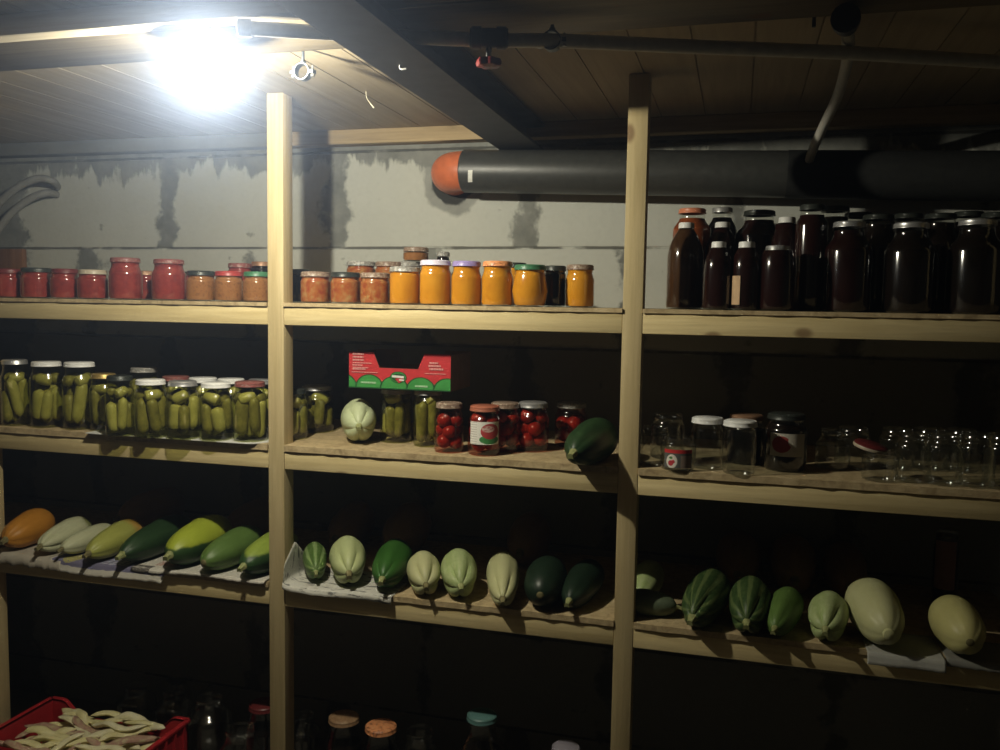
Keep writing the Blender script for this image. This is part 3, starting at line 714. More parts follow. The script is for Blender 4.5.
    b2 = MB(); b2.keep = True; panel(b2, D-th, D, 0); b2.build('back_panel', mats, t)
    for xx in (0, Wd-th): MB().box(xx, xx+th, th, D-th, 0, H*.98).build('side_panel', KRA, t)
    MB().box(th, Wd-th, th, D-th, 0, th).build('bottom_panel', KRA, t)
    MB().box(x(358)+0, x(360), th*.2, th*1.2, H, H+.006).build('corner_tab', KRA, t)
carton()

# ---- tomatoes
GT = 'jars of pickled tomatoes on the second shelf'
def label_mat():
    n = NT('tomato_label'); u, v, w = n.xyz(n.n('ShaderNodeUVMap').outputs[0])
    e = lambda cx, cy, rx, ry: n.math('ADD', n.math('POWER', n.math('ABSOLUTE', n.math('DIVIDE', n.math('SUBTRACT', u, cx), rx)), 2), n.math('POWER', n.math('ABSOLUTE', n.math('DIVIDE', n.math('SUBTRACT', v, cy), ry)), 2))
    c = n.mix(n.math('LESS_THAN', e(.66, .22, .32, .20), 1), (.74, .72, .66), (.06, .24, .07))
    c = n.mix(n.math('LESS_THAN', e(.68, .58, .30, .34), 1), c, (.42, .05, .05))
    k = n.noise(n.n('ShaderNodeUVMap').outputs[0], 14, 3)
    c = n.mix(n.math('MULTIPLY', n.math('LESS_THAN', e(.62, .68, .20, .14), 1), n.sm(k, .42, .5)), c, (.62, .45, .40))
    tx = n.math('MULTIPLY', n.math('LESS_THAN', u, .26), n.math('GREATER_THAN', n.math('SINE', n.math('MULTIPLY', v, 60)), .45))
    c = n.mix(n.math('MULTIPLY', tx, .5), c, (.25, .22, .2))
    return n.bsdf(c, .55)
kt = dict(tier=2, fill='tomatoes', gl=GLR, group=GT, name='tomato_jar', rn=.83, sh=.68)
J('tomato jar with an orange lid right of the pickle jars', 449, 30, 402, base=454, lid='warmpat', **kt)
J('tomato jar with a white paper label showing a tomato', 484.5, 34, 405, base=457, lid='rust', lab=(-.95, .95, .24, .70, label_mat()), **kt)
J('tomato jar with a patterned lid behind the labelled one', 505, 32, 402, .13, lid='warmpat', **kt)
J('tomato jar with a silver lid left of the dark zucchini', 532.5, 33, 401.5, base=453, lid='silver', **kt)
J('shaded tomato jar behind the dark zucchini', 571, 33, 402, base=448, lid='greypat', **kt)

# ---- second shelf, right: empty jars
GE = 'empty glass jars on the second shelf'
ke = dict(tier=2, gl=GLE, group=GE, name='empty_jar', rn=.84, sh=.70)
def brand_mat(kind):
    n = NT('small_label_'+kind); u, v, w = n.xyz(n.n('ShaderNodeUVMap').outputs[0])
    e = lambda cx, cy, rx, ry: n.math('ADD', n.math('POWER', n.math('ABSOLUTE', n.math('DIVIDE', n.math('SUBTRACT', u, cx), rx)), 2), n.math('POWER', n.math('ABSOLUTE', n.math('DIVIDE', n.math('SUBTRACT', v, cy), ry)), 2))
    if kind == 'hex':
        c = n.mix(n.math('GREATER_THAN', v, .80), (.10, .10, .09), (.50, .03, .03))
        c = n.mix(n.math('LESS_THAN', e(.28, .36, .19, .38), 1), c, (.66, .62, .55))
        c = n.mix(n.math('LESS_THAN', e(.25, .26, .09, .15), 1), c, (.45, .04, .05))
        c = n.mix(n.math('LESS_THAN', e(.33, .34, .06, .10), 1), c, (.45, .04, .05))
        c = n.mix(n.math('LESS_THAN', e(.25, .55, .06, .07), 1), c, (.08, .2, .05))
        q = n.math('MULTIPLY', n.math('MULTIPLY', n.math('GREATER_THAN', u, .58), n.math('LESS_THAN', u, .96)), n.math('LESS_THAN', v, .68))
        c = n.mix(n.math('MULTIPLY', q, .8), c, (.30, .22, .17))
    else:
        c = n.mix(n.math('LESS_THAN', e(.32, .52, .26, .36), 1), (.42, .40, .35), (.26, .04, .035))
        c = n.mix(n.math('LESS_THAN', e(.60, .70, .10, .25), 1), c, (.50, .47, .40))
    return n.bsdf(c, .6)
J('empty jar standing tight against the right post', 655, 30, 424, base=467, lid=None, **ke)
J('taller empty jar behind the jar with the red banded label', 668, 34, 412, .17, lid=None, **ke)
J('short empty jar with a red band and a white cherry label', 678, 36, 434, base=472, lid=None, lab=(-.80, .85, .10, .62, brand_mat('hex')), **{**ke, 'sh': .70})
J('empty jar with a white lid, the left of two', 707, 32, 417, base=470, lid='white', **{**ke, 'rn': .92})
J('empty jar with a white lid, the right of two, standing further front', 739.5, 33, 420, base=476, lid='white', **{**ke, 'rn': .94})
J('brown lidded dark jar behind the white lidded empty jars', 746, 36, 414, .17, lid='brown', fill='dark', **{**ke, 'fillh': .7})
J('dark lidded litre jar with a faded tomato label', 785.5, 42, 413, base=473, lid='dark', fill='dark', lab=(-.75, 1.0, .28, .68, brand_mat('fade')), **{**ke, 'rn': .82, 'fillh': .82})
J('slim empty jar right of the dark labelled jar', 833, 34, 427, base=471, lid=None, **{**ke, 'rn': .70, 'sh': .55})
J('empty jar behind the slim one with a bare rim', 853, 34, 425, .20, lid=None, **ke)
je = J('short ribbed empty jar holding a tilted red and white lid', 880, 35, 449, base=483, lid=None, **ke)
J('empty jar right of the ribbed one', 913, 36, 430, base=484, lid=None, **ke)
J('empty jar in the back row between the ribbed one and its neighbour', 897, 34, 426, .22, lid=None, **ke)
J('empty jar third from the right photo edge', 944, 36, 431, base=487, lid=None, **ke)
J('empty jar in the back row left of the last pair', 930, 34, 426, .24, lid=None, **ke)
J('empty jar second from the right photo edge', 976, 36, 431, base=489, lid=None, **ke)
J('empty jar in the back row behind the last pair', 962, 34, 427, .24, lid=None, **ke)
J('empty jar cut by the right photo edge', 1003, 36, 432, base=491, lid=None, **ke)
p = je[0].location
ll = thing('loose_lid', 'loose red and white screw lid tilted on a short empty jar', 'lid', (p.x-.022, p.y-.004, p.z+je[2]+.006), None, (.10, .22, 0))
MB().lathe([(1e-4, .006), (.032, .006), (.036, .003), (.036, -.006), (.034, -.006), (.034, .001), (1e-4, .002)], 36).build('cap', LID['darkred'], ll)
MB().lathe([(.0366, -.0055), (.0370, -.005), (.0370, .0005), (.0366, .001)], 36).build('pale_band', LID['cream'], ll)

# ------------------------------------------------------------------ squashes
STEM = mottled('dry_stem', [(.10, .085, .035), (.22, .195, .09)], 80, .8)
STEMG = mottled('green_stem', [(.16, .18, .06), (.34, .35, .16)], 80, .7)
SM = dict(
    orange=squash_mat('orange_rind', (.40, .17, .02), (.46, .21, .03), ends=((.40, .17, .02), .3)),
    white=squash_mat('whitish_rind', (.44, .45, .29), (.50, .51, .36)),
    yellowgreen=squash_mat('yellow_green_rind', (.30, .31, .07), (.36, .37, .10), .3, 6, ends=((.46, .26, .06), .05)),
    dark=squash_mat('dark_green_rind', (.016, .040, .014), (.026, .058, .020), .25, 6),
    lime=squash_mat('lime_and_green_rind', (.32, .38, .035), (.36, .42, .05), two=((.028, .065, .018), .004)),
    lime2=squash_mat('lime_top_green_rind', (.24, .32, .05), (.30, .38, .08), two=((.025, .06, .018), .012)),
    mid=squash_mat('mid_green_rind', (.085, .15, .035), (.11, .19, .05), .3, 5),
    striped=squash_mat('striped_green_rind', (.075, .14, .03), (.22, .31, .12), .85, 8),
    stripedd=squash_mat('dark_striped_rind', (.030, .060, .018), (.105, .145, .05), .8, 10),
    pale=squash_mat('pale_green_rind', (.42, .47, .22), (.49, .54, .30), .25, 5),
    grey=squash_mat('grey_green_rind', (.10, .13, .08), (.15, .18, .12), .2, 6),
    ivory=squash_mat('ivory_green_rind', (.48, .54, .32), (.56, .61, .41), .15, 5),
    paleg=squash_mat('speckled_pale_green_rind', (.32, .40, .16), (.44, .50, .27), .3, 5, mott=.5),
    cream=squash_mat('cream_rind', (.46, .46, .24), (.52, .52, .31), .2, 6),
    deep=squash_mat('deep_green_rind', (.028, .095, .015), (.04, .12, .022), .2, 5),
    black=squash_mat('blackish_green_rind', (.010, .022, .012), (.014, .03, .016), 0),
    yellow=squash_mat('pale_yellow_rind', (.44, .41, .17), (.50, .47, .23), .2, 7),
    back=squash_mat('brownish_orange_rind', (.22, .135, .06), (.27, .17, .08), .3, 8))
def squash(label, px, py, w, tier, yf, L, yaw, kind, stem='stub', ribs=5, rd=.07, taper=.30, zsq=1.0, group=None, name='squash', cat='squash', tilt=0, bend=0, fat=.55, lift=0.0, p=2.9, droop=1.2):
    taper *= .66
    zb = TOP[tier]+lift
    q = at(px, py, y=yf); 
    r = w*mpp(q)/2
    ya = math.radians(yaw)
    # axis: stem at -y
    cx = q.x-math.sin(-ya)*L/2*-1 if False else q.x+math.sin(ya)*L/2
    cy = yf+math.cos(ya)*L/2
    t = thing(name, label, cat, (cx, cy, zb+r*zsq+.0006), group, (math.radians(tilt), 0, -ya))
    N = 30; SG = 40; V = []; Fc = []
    def rad(u):
        s = abs(2*u-1)
        b = max(0, 1-s**p)**.5
        tp = 1-taper*(1-u)**1.5
        b *= tp*(1+.06*math.sin(PI*u)*(1 if u > fat else .4))
        return b
    mx = max(rad(i/60) for i in range(61))
    for j in range(N+1):
        u = (1-math.cos(PI*j/N))/2
        R = r*rad(u)/mx; y = (u-.5)*L; bx = bend*math.sin(PI*u); dz = -zsq*r*taper*(1-u)**1.5*droop
        for i in range(SG):
            a = 2*PI*i/SG
            wv = math.exp(-(u/.30)**2)*rd*1.8+rd*.25
            R2 = R*(1+wv*(abs(math.cos(ribs*a/2))**.7-.75))
            V.append((bx+R2*math.sin(a), y, zsq*R2*math.cos(a)+dz))
    for j in range(N):
        for i in range(SG):
            k = (i+1) % SG; Fc.append((j*SG+i, j*SG+k, (j+1)*SG+k, (j+1)*SG+i))
    low = min(v[2] for v in V)
    t.location.z = zb-low*1.0+.0006
    if tilt: t.location.z += 0
    mb = MB(); mb.add(V, Fc); mb.build('rind', SM[kind], t)
    y0 = -.5*L; d0 = -zsq*r*taper*droop
    if stem == 'stub':
        sb = MB(); sb.tube([(0, y0+.010, d0), (0, y0+.002, d0), (0, y0-.006, d0-.001), (0, y0-.014, d0-.003), (0, y0-.018, d0-.004)], [r*.30, r*.20, r*.13, r*.12, r*.14], 10, ridge=None)
        for v_ in range(len(sb.v)):
            x_, y_, z_ = sb.v[v_]; z_ -= d0; a = math.atan2(x_, z_); f_ = 1+.28*math.cos(5*a); sb.v[v_] = (x_*f_, y_, z_*f_+d0)
        sb.build('stem', STEM if kind in ('white', 'cream', 'pale', 'yellowgreen', 'orange', 'back', 'yellow') else STEMG, t)
    elif stem == 'scar':
        MB().lathe([(1e-4, .0035), (r*.10, .0035), (r*.16, .002), (r*.20, 0), (r*.2, -.008)], 16, 0, Matrix.Translation((0, y0+.003, d0)) @ Matrix.Rotation(PI/2, 4, 'X')).build('stem_scar', STEM, t)
    elif stem == 'knob':
        MB().lathe([(1e-4, .009), (r*.12, .0085), (r*.2, .006), (r*.22, .002), (r*.24, -.008)], 16, 0, Matrix.Translation((0, y0+.003, d0)) @ Matrix.Rotation(PI/2, 4, 'X')).build('stem_knob', SM['cream'], t)
    return t
GS = 'squashes and zucchini on the third shelf'
S = lambda *a, **k: squash(*a, group=GS, **k)
S('orange zucchini at the far left end of the third shelf', 5, 541, 35.3, 3, -.022, 0.19, -6, 'orange', lift=.004, taper=0.357)
S('whitish squash with a ribbed neck right of the orange one', 40, 540, 29, 3, -.022, .21, -4, 'white', lift=.004, rd=.16, taper=0.323)
S('slim whitish zucchini, its stem beside the ribbed neck', 62, 547, 24, 3, -.016, .21, 2, 'white', lift=.004, taper=0.212)
S('yellow green zucchini with an orange back end', 88, 550, 32, 3, -.042, .235, -3, 'yellowgreen', lift=.004, taper=0.391)
S('long dark green zucchini with a pale stem overhanging the newspaper', 121, 552, 36, 3, -.042, 0.31, 0, 'dark', lift=.004, taper=0.340, name='zucchini', cat='zucchini')
S('two tone zucchini, bright lime above and dark green below', 169, 549, 43.1, 3, -.032, 0.275, 0, 'lime', lift=.004, taper=0.255, name='zucchini', cat='zucchini', rd=.03)
S('mid green zucchini with a tan cut stem end', 203, 563, 37.0, 3, -.036, .25, 5, 'mid', stem='scar', lift=.004, taper=0.323, name='zucchini', cat='zucchini', rd=.05)
S('lime topped dark zucchini disappearing behind the left post', 243, 565, 38.1, 3, -.034, .24, 4, 'lime2', lift=.004, taper=0.306, name='zucchini', cat='zucchini', rd=.05)

S('small striped green zucchini in the paper corner by the left post', 316, 571, 25, 3, .004, .17, -29, 'striped', taper=.28, rd=.12, name='zucchini', cat='zucchini', zsq=1.25, lift=.004)
S('pale green squash on newspaper, second right of the left post', 349, 566, 38, 3, -.014, .19, -27, 'pale', taper=.28, rd=.15, zsq=1.12, lift=.004)
S('deep green zucchini on the newspaper corner', 382, 572, 38, 3, -.022, .23, -10, 'deep', taper=.30, rd=.10, name='zucchini', cat='zucchini', lift=.004, zsq=1.06)
S('small pale squash with dark creases meeting at its stem', 426, 578, 35, 3, -.016, .16, -24, 'cream', taper=.24, rd=.20, zsq=1.12)
S('speckled pale green squash left of the long whitish one', 461, 575, 38, 3, -.012, .18, -21, 'paleg', taper=.22, rd=.15, zsq=1.14)
S('long whitish squash whose dry stem overhangs the shelf edge', 503, 584, 36, 3, -.048, .28, -15, 'cream', taper=.34, rd=.14, zsq=1.10)
S('blackish green squash with a round stem scar', 540, 592, 44, 3, -.026, .21, -5, 'black', stem='scar', taper=.10, rd=.02)
S('blackish green zucchini with a pale stem next to the right post', 569, 592, 37, 3, -.008, .25, 5, 'black', taper=.30, rd=.05, name='zucchini', cat='zucchini')

S('striped dark green squash leaning right, first upright one past the right post', 692, 612, 44, 3, -.046, .24, 12, 'stripedd', taper=.44, rd=.14, zsq=1.1)
S('striped dark green squash with ribs running into its stem', 747, 614, 43, 3, -.046, .20, 4, 'stripedd', taper=.30, rd=.18, zsq=1.14)
S('plain dull green zucchini right of the two striped squashes', 775, 617, 35, 3, -.036, .21, 13, 'mid', taper=.32, rd=.06, name='zucchini', cat='zucchini', zsq=1.1)
S('small pale squash with a notched end right of the dull green one', 826, 618, 40, 3, -.032, .16, 9, 'paleg', taper=.16, rd=.18, zsq=1.12)
S('large pale squash with a light knob at its end', 890, 618, 54, 3, -.046, .23, -6, 'cream', stem='knob', taper=.34, rd=.05, zsq=1.05, lift=.004)
S('yellowish squash lying alone near the right photo edge', 971, 634, 49, 3, -.044, .19, -3, 'yellow', stem='scar', taper=.16, rd=.05, zsq=1.05, lift=.004)
S('grey green zucchini lying sideways just past the right post', 677, 600, 26, 3, .062, .125, -90, 'grey', taper=.2, rd=.04, name='zucchini', cat='zucchini')
S('dark zucchini peeking out from behind the right post', 640, 582, 33, 3, .10, .20, 4, 'paleg', taper=.3, rd=.04, name='zucchini', cat='zucchini')
J('small jar with a faded reddish label in the dark above the yellowish squash', 947, 24, 527, .36, tier=3, fill='dark', lid=None, gl=GLE, lab=(-.9, .8, .25, .85, plain('faded_red_label', (.30, .17, .15), .7)), name='small_jar', group=None)
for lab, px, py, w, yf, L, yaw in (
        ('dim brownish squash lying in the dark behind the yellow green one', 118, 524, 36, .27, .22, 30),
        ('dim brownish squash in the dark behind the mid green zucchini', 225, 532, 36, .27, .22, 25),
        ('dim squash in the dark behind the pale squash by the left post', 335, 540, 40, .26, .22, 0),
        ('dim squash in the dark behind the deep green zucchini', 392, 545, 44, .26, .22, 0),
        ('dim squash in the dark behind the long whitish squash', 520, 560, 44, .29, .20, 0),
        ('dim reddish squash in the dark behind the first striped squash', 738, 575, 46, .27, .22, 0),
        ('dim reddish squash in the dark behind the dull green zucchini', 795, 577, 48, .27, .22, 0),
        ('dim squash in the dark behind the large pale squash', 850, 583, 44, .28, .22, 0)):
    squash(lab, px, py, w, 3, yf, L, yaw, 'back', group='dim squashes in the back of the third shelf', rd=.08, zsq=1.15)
squash('round whitish squash lying end on beside the pickle jar in the middle bay', 359, 426, 37, 2, .055, .19, -25, 'ivory', taper=.14, rd=.12, zsq=1.16)
squash('dark green zucchini with a pale stem at the right end of the middle bay', 573, 452, 46, 2, -.096, .24, 10, 'dark', name='zucchini', cat='zucchini', taper=.34, rd=.06)

# ------------------------------------------------------------------ newspapers
def news_mat(name, base, kind):
    n = NT(name); u, v, w = n.xyz(n.n('ShaderNodeUVMap').outputs[0]); U = n.n('ShaderNodeUVMap').outputs[0]
    k = n.noise(U, 60, 3); big = n.noise(U, 3, 4)
    c = n.mix(n.math('MULTIPLY', big, .35), base, tuple(b*.7 for b in base))
    e = lambda cx, cy, rx, ry: n.math('ADD', n.math('POWER', n.math('ABSOLUTE', n.math('DIVIDE', n.math('SUBTRACT', u, cx), rx)), 2), n.math('POWER', n.math('ABSOLUTE', n.math('DIVIDE', n.math('SUBTRACT', v, cy), ry)), 2))
    box = lambda a, b, c_, d_: n.math('MULTIPLY', n.math('MULTIPLY', n.math('GREATER_THAN', u, a), n.math('LESS_THAN', u, b)), n.math('MULTIPLY', n.math('GREATER_THAN', v, c_), n.math('LESS_THAN', v, d_)))
    rows = n.math('MULTIPLY', n.math('GREATER_THAN', n.math('SINE', n.math('MULTIPLY', v, 150)), -.1), n.sm(n.noise(n.mapv(U, (220, 24, 1)), 1, 2), .42, .55))
    if kind == 'text':
        cols = n.math('GREATER_THAN', n.math('FRACT', n.math('MULTIPLY', u, 5)), .08)
        c = n.mix(n.math('MULTIPLY', n.math('MULTIPLY', rows, cols), .45), c, (.12, .11, .10))
        c = n.mix(n.math('MULTIPLY', box(.12, .28, .20, .36), n.sm(k, .4, .55)), c, (.38, .20, .16))
        c = n.mix(n.math('MULTIPLY', box(-.02, .14, -.02, .16), n.sm(k, .3, .45)), c, (.09, .08, .07))
    elif kind == 'ad':
        c = n.mix(box(.03, 2, .13, .80), c, (.165, .155, .24))
        c = n.mix(n.math('MULTIPLY', n.math('LESS_THAN', e(.17, .40, .07, .22), 1), n.sm(k, .35, .5)), c, (.42, .38, .12))
        gx = n.math('GREATER_THAN', n.math('FRACT', n.math('MULTIPLY', u, 18)), .25); gy = n.math('GREATER_THAN', n.math('FRACT', n.math('MULTIPLY', v, 9)), .3)
        c = n.mix(n.math('MULTIPLY', box(.44, .66, .24, .62), n.math('MULTIPLY', gx, gy)), c, (.36, .36, .44))
        c = n.mix(n.math('MULTIPLY', box(.72, 1.0, .22, .70), .9), c, (.40, .38, .34))
    elif kind == 'bold':
        c = n.mix(n.math('MULTIPLY', n.sm(n.noise(n.mapv(U, (9, 16, 1)), 1, 3), .56, .60), .8), c, (.05, .05, .05))
        c = n.mix(n.math('MULTIPLY', rows, .25), c, (.2, .19, .18))
    else:
        c = n.mix(n.math('MULTIPLY', rows, .12), c, (.25, .22, .18))
    return n.bsdf(c, .8, .1, 0, big, .3, .01)
def paper(label, mat, x0, x1, y_back, hang, ztop, skew=0.0, wave=.004, off=.010, ragged=.004, name='newspaper_sheet', left_curl=0, hang_r=None, seed=1):
    """a sheet lying on the shelf, folded over the front edge; hang = length past the edge"""
    rng = random.Random(seed); NU, NV = 40, 22; V = []; UVs = []; mb = MB(); hang_r = hang if hang_r is None else hang_r
    ph = rng.uniform(0, 6)
    for i in range(NU+1):
        u = i/NU; hg = hang+(hang_r-hang)*u+rng.uniform(-ragged, ragged); flat = y_back+.004+off
        for j in range(NV+1):
            v = j/NV; s = v*(flat+hg)
            x = x0+(x1-x0)*u
            if s < flat: y = y_back-s; z = ztop+.0016+wave*.25*(1+math.sin(9*u+ph))*(s/flat)**3
            else:
                d = s-flat; z = ztop+.0016+wave*.25*(1+math.sin(9*u+ph))-d*.93; y = y_back-flat-d*.32+wave*math.sin(7*u+ph)*min(1, d/.02)
            x += skew*max(0, s-flat)
            if left_curl:
                lc, H_ = left_curl; x = x0+(x1-x0)*max(0, (u-lc)/(1-lc))+skew*max(0, s-flat)
                if u < lc+.05:
                    k = max(0, (lc+.05-u)/(lc+.05)); z += H_*k**1.7*max(.15, 1-abs(v-.62)*1.7); y += .012*k
            V.append((x, y, z)); UVs.append((u, 1-v))
    Fc = [(i*(NV+1)+j, (i+1)*(NV+1)+j, (i+1)*(NV+1)+j+1, i*(NV+1)+j+1) for i in range(NU) for j in range(NV)]
    me = bpy.data.meshes.new(name); me.from_pydata(V, [], Fc); me.materials.append(mat)
    uv = me.uv_layers.new(name='uv')
    for lp in me.loops: uv.data[lp.index].uv = UVs[lp.vertex_index]
    for p_ in me.polygons: p_.use_smooth = True
    o = bpy.data.objects.new(name, me); C.objects.link(o)
    md = o.modifiers.new('thickness', 'SOLIDIFY'); md.thickness = .0006; md.offset = 1
    return tag(o, label, 'newspaper', 'newspaper sheets lining the third shelf')
Z3 = TOP[3]
ex = lambda px, py: at(px, py, y=-.012).x
paper('plain greyish newspaper sheet under the orange and whitish squashes', news_mat('plain_newsprint', (.44, .40, .33), 'plain'), -.915, ex(62, 575), .25, .030, Z3, wave=.003, seed=2)
paper('newspaper sheet with a violet printed page and a yellow flower', news_mat('violet_newsprint', (.60, .57, .50), 'ad'), ex(50, 575), ex(166, 588), .10, .036, Z3+.0012, skew=-.25, seed=3, ragged=.002)
paper('white newspaper sheet of small text under the green zucchini by the left post', news_mat('text_newsprint', (.62, .59, .52), 'text'), ex(132, 575), -.006, .20, .010, Z3+.0024, seed=5, wave=.006, ragged=.0015, hang_r=.006)
paper('newspaper sheet curling up along the left post in the middle bay', news_mat('bold_newsprint', (.62, .61, .55), 'bold'), XA+W+.002, ex(392, 592), .16, .012, Z3, seed=8, left_curl=(.22, .10), wave=.006, ragged=.001, hang_r=.020, off=.014)
paper('grey newspaper scrap beneath the large pale squash in the right bay', news_mat('grey_newsprint', (.40, .40, .37), 'plain'), ex(866, 660), ex(944, 668), .12, .026, Z3, off=.022, seed=11, ragged=.0006, wave=.0008)
paper('crumpled grey newspaper under the yellowish squash at the right edge', news_mat('grey_crumpled_newsprint', (.22, .22, .20), 'plain'), ex(946, 668), XR-.02, .12, .016, Z3, seed=13, ragged=.001, wave=.0012)

# ------------------------------------------------------------------ floor level: crate and jars
CR = plain('red_plastic', (.42, .025, .03), .4, .4, 0, .12, 20, .03)
ca = at(52, 697, y=.15); cb_ = at(188, 720, y=.15)
CX0, CX1, CY0, CY1, CH = ca.x, cb_.x, -.24, .15, (ca.z+cb_.z)/2
crate = thing('plastic_crate', 'red plastic crate heaped with dry bean pods on the floor', 'crate', ((CX0+CX1)/2, (CY0+CY1)/2, 0))
wx, wy = (CX1-CX0)/2, (CY1-CY0)/2; th = .006
def side(len_, name, rot, loc, dip=.05):
    """a crate side with raised corners, slots and a rim; local x along, z up, y outwards"""
    mb = MB(); cw = .05; N = 36
    def hz(x):
        e = len_-abs(x)
        return CH if e < cw else (CH-dip*min(1, (e-cw)/.055))
    xs = [-len_+2*len_*i/N for i in range(N+1)]
    V = []; Fc = []
    for x in xs: V += [(x, -th/2, .004), (x, th/2, .004), (x, th/2, hz(x)), (x, -th/2, hz(x))]
    for i in range(N):
        for k in range(4): Fc.append((4*i+k, 4*i+4+k, 4*i+4+(k+1) % 4, 4*i+(k+1) % 4))
    Fc += [(0, 1, 2, 3), (4*N+3, 4*N+2, 4*N+1, 4*N)]
    mb.add(V, Fc, 0, False)
    # rim that follows the top edge
    V = []; Fc = []
    for x in xs: V += [(x, -th*.5, hz(x)-.006), (x, th*1.9, hz(x)-.006), (x, th*1.9, hz(x)+.001), (x, -th*.5, hz(x)+.001)]
    for i in range(N):
        for k in range(4): Fc.append((4*i+k, 4*i+4+k, 4*i+4+(k+1) % 4, 4*i+(k+1) % 4))
    Fc += [(0, 1, 2, 3), (4*N+3, 4*N+2, 4*N+1, 4*N)]
    mb.add(V, Fc, 0, False)
    for i in range(-4, 5):
        x = i*len_/4.6; mb.box(x-.004, x+.004, th/2, th*1.6, .01, min(hz(x), CH-dip)-.008)
    return mb.build(name, CR, crate, loc, (0, 0, rot))
side(wx, 'side_panel', 0, (0, wy-th/2, 0)); side(wx, 'side_panel', PI, (0, -wy+th/2, 0))
side(wy, 'side_panel', -PI/2, (wx-th/2, 0, 0), 0); side(wy, 'side_panel', PI/2, (-wx+th/2, 0, 0), 0)
MB().box(-wx+.004, wx-.004, -wy+.004, wy-.004, .001, .007).build('bottom', CR, crate)
PODM = [mottled('dry_pod', [(.64, .57, .26), (.74, .68, .36), (.80, .74, .46)], 40, .7), mottled('pale_pod', [(.70, .65, .38), (.78, .73, .48), (.82, .78, .55)], 30, .7),
        mottled('streaked_pod', [(.52, .46, .27), (.40, .22, .17), (.55, .48, .30)], 45, .7)]
rng = random.Random(21)
pmesh = []
for k in range(9):
    L = rng.uniform(.15, .22); b = rng.uniform(-.035, .035); tw = rng.uniform(-.015, .015); pts = []; rad = []
    for i in range(17):
        t = i/16; s = abs(2*t-1); pts.append(((t-.5)*L, b*math.sin(PI*t)+tw*math.sin(2*PI*t), .006*math.sin(3*PI*t+k))); rad.append(.0135*max(.10, (1-s**5)**.6)*(1+.10*math.sin(t*26+k)))
    pmesh.append(MB().tube(pts, rad, 10, flat=.62).build('bean_pod', PODM[k % 3]))
N = 105
for i in range(N):
    u = i/N; layer = u
    o = pmesh[i] if i < 9 else pmesh[rng.randrange(9)].copy()
    if i >= 9: C.objects.link(o)
    x = rng.uniform(CX0+.10, CX1-.10); y = rng.uniform(CY0+.05, CY1-.050)
    zt = CH-.026+.014*(1-((x-(CX0+CX1)/2)/wx)**2); z = .10+(zt-.10)*layer**.6+rng.uniform(-.006, .010)
    o.location = (x, y, max(z, .1)); o.rotation_euler = (rng.uniform(-.5, .5), rng.uniform(-.22, .22), rng.choice((0, PI))+rng.gauss(.15, .55))
    tag(o, 'pale dry bean pod in the red crate', 'bean pod', 'bean pods heaped in the red crate')

GF = 'glass jars on the floor under the rack'
kf = dict(tier=4, gl=GLE, group=GF, name='large_jar', rn=.56, sh=.66)
def FJ(label, px, topy, w, y, lid, h=.235, **k):
    """big jars on the floor, the tops seen at the lower edge of the photo"""
    q = at(px, topy, y=y); r = w*mpp(q)/2; zt = q.z
    t = thing('large_jar', label, 'jar', (q.x, y, .0004), GF); h = zt
    rn = k.get('rn', .56); sh = k.get('sh', .68)
    MB().lathe(jar_prof(r, h, r*rn, sh), 40).build('glass', k.get('gl', GLE), t)
    if lid: lid_mesh(r*rn*1.08, .014).build('lid', LID[lid], t, (0, 0, h-.014))
    if k.get('fill'):
        P = [(a*.96 if a > 1e-3 else a, max(b, .003)+.001) for a, b in jar_prof(r, h, r*rn, sh) if b < h*.72]; P += [(1e-4, h*.72)]
        MB().lathe(P, 32).build('contents', FILL[k['fill']], t)
    return t
FJ('large empty jar on the floor right of the red crate', 209, 696, 46, .25, None)
FJ('large jar with a dark red lid beside the foot of the left post', 264, 703, 38, .185, 'darkred', fill='dark', rn=.72)
FJ('wide mouthed empty jar in front by the foot of the left post', 240, 727, 42, .085, None, rn=.66)
FJ('large empty jar in the dark behind the red crate, the left one', 136, 684, 38, .36, None)
FJ('large empty jar in the dark behind the red crate, the right one', 174, 688, 38, .33, None)
FJ('large jar with a tan striped lid on the floor, left of two', 344, 716, 36, .155, 'tan', fill='dark', rn=.78)
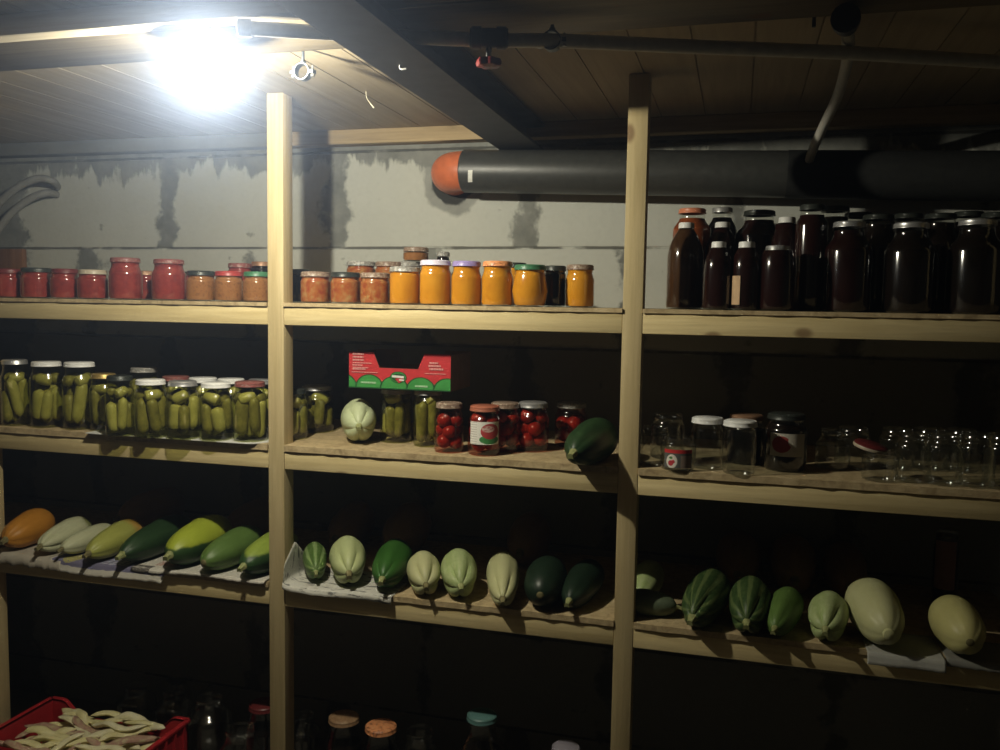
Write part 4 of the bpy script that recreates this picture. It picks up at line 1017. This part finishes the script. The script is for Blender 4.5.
FJ('large jar with an orange patterned lid on the floor', 381, 725, 36, .135, 'orangepat', fill='dark', rn=.80)
FJ('large open jar on the floor right of the orange lidded jar', 420, 729, 38, .19, None, rn=.72)
FJ('large jar with a teal lid on the floor of the middle bay', 482, 714, 46, .125, 'teal', fill='dark', rn=.60)
FJ('large jar with a pale lid at the lower photo edge by the right post', 566, 746, 46, .13, 'mauve', fill='dark')
FJ('dark empty jar on the floor just right of the left post', 304, 713, 36, .28, None)

# things that turned out to be one mesh need no empty above it
for e in [o for o in C.objects if o.type == 'EMPTY' and len(o.children) == 1 and not o.children[0].children]:
    ch = e.children[0]; nm = e.name
    for k in ('label', 'category', 'group'):
        if k in e: ch[k] = e[k]
    mt = Matrix.LocRotScale(e.location, e.rotation_euler, None) @ ch.matrix_basis
    ch.parent = None; ch.matrix_basis = mt; bpy.data.objects.remove(e); ch.name = nm.split('.')[0]

# ------------------------------------------------------------------ added glare haze and picture settings
HAZE = 0.043  # haze added to imitate the lens glare around the lamp
w = bpy.data.worlds.new('glare_haze'); bpy.context.scene.world = w; w.use_nodes = True; nt = w.node_tree
bg = nt.nodes['Background']; bg.inputs[0].default_value = (0, 0, 0, 1); bg.inputs[1].default_value = 0
if HAZE:
    vs = nt.nodes.new('ShaderNodeVolumeScatter'); vs.inputs['Color'].default_value = (.54, .68, 1, 1); vs.inputs['Density'].default_value = HAZE; vs.inputs['Anisotropy'].default_value = .905
    nt.links.new(vs.outputs[0], nt.nodes['World Output'].inputs['Volume'])
sc = bpy.context.scene
sc.view_settings.view_transform = 'Standard'; sc.view_settings.look = 'None'; sc.view_settings.exposure = 0; sc.view_settings.gamma = 1
sc.view_settings.use_curve_mapping = False
sc.cycles.transparent_max_bounces = 40; sc.cycles.max_bounces = 8; sc.cycles.diffuse_bounces = 4; sc.cycles.glossy_bounces = 3; sc.cycles.volume_bounces = 0
sc.cycles.use_denoising = True; sc.cycles.caustics_reflective = False; sc.cycles.caustics_refractive = False
sc.cycles.sample_clamp_indirect = 4
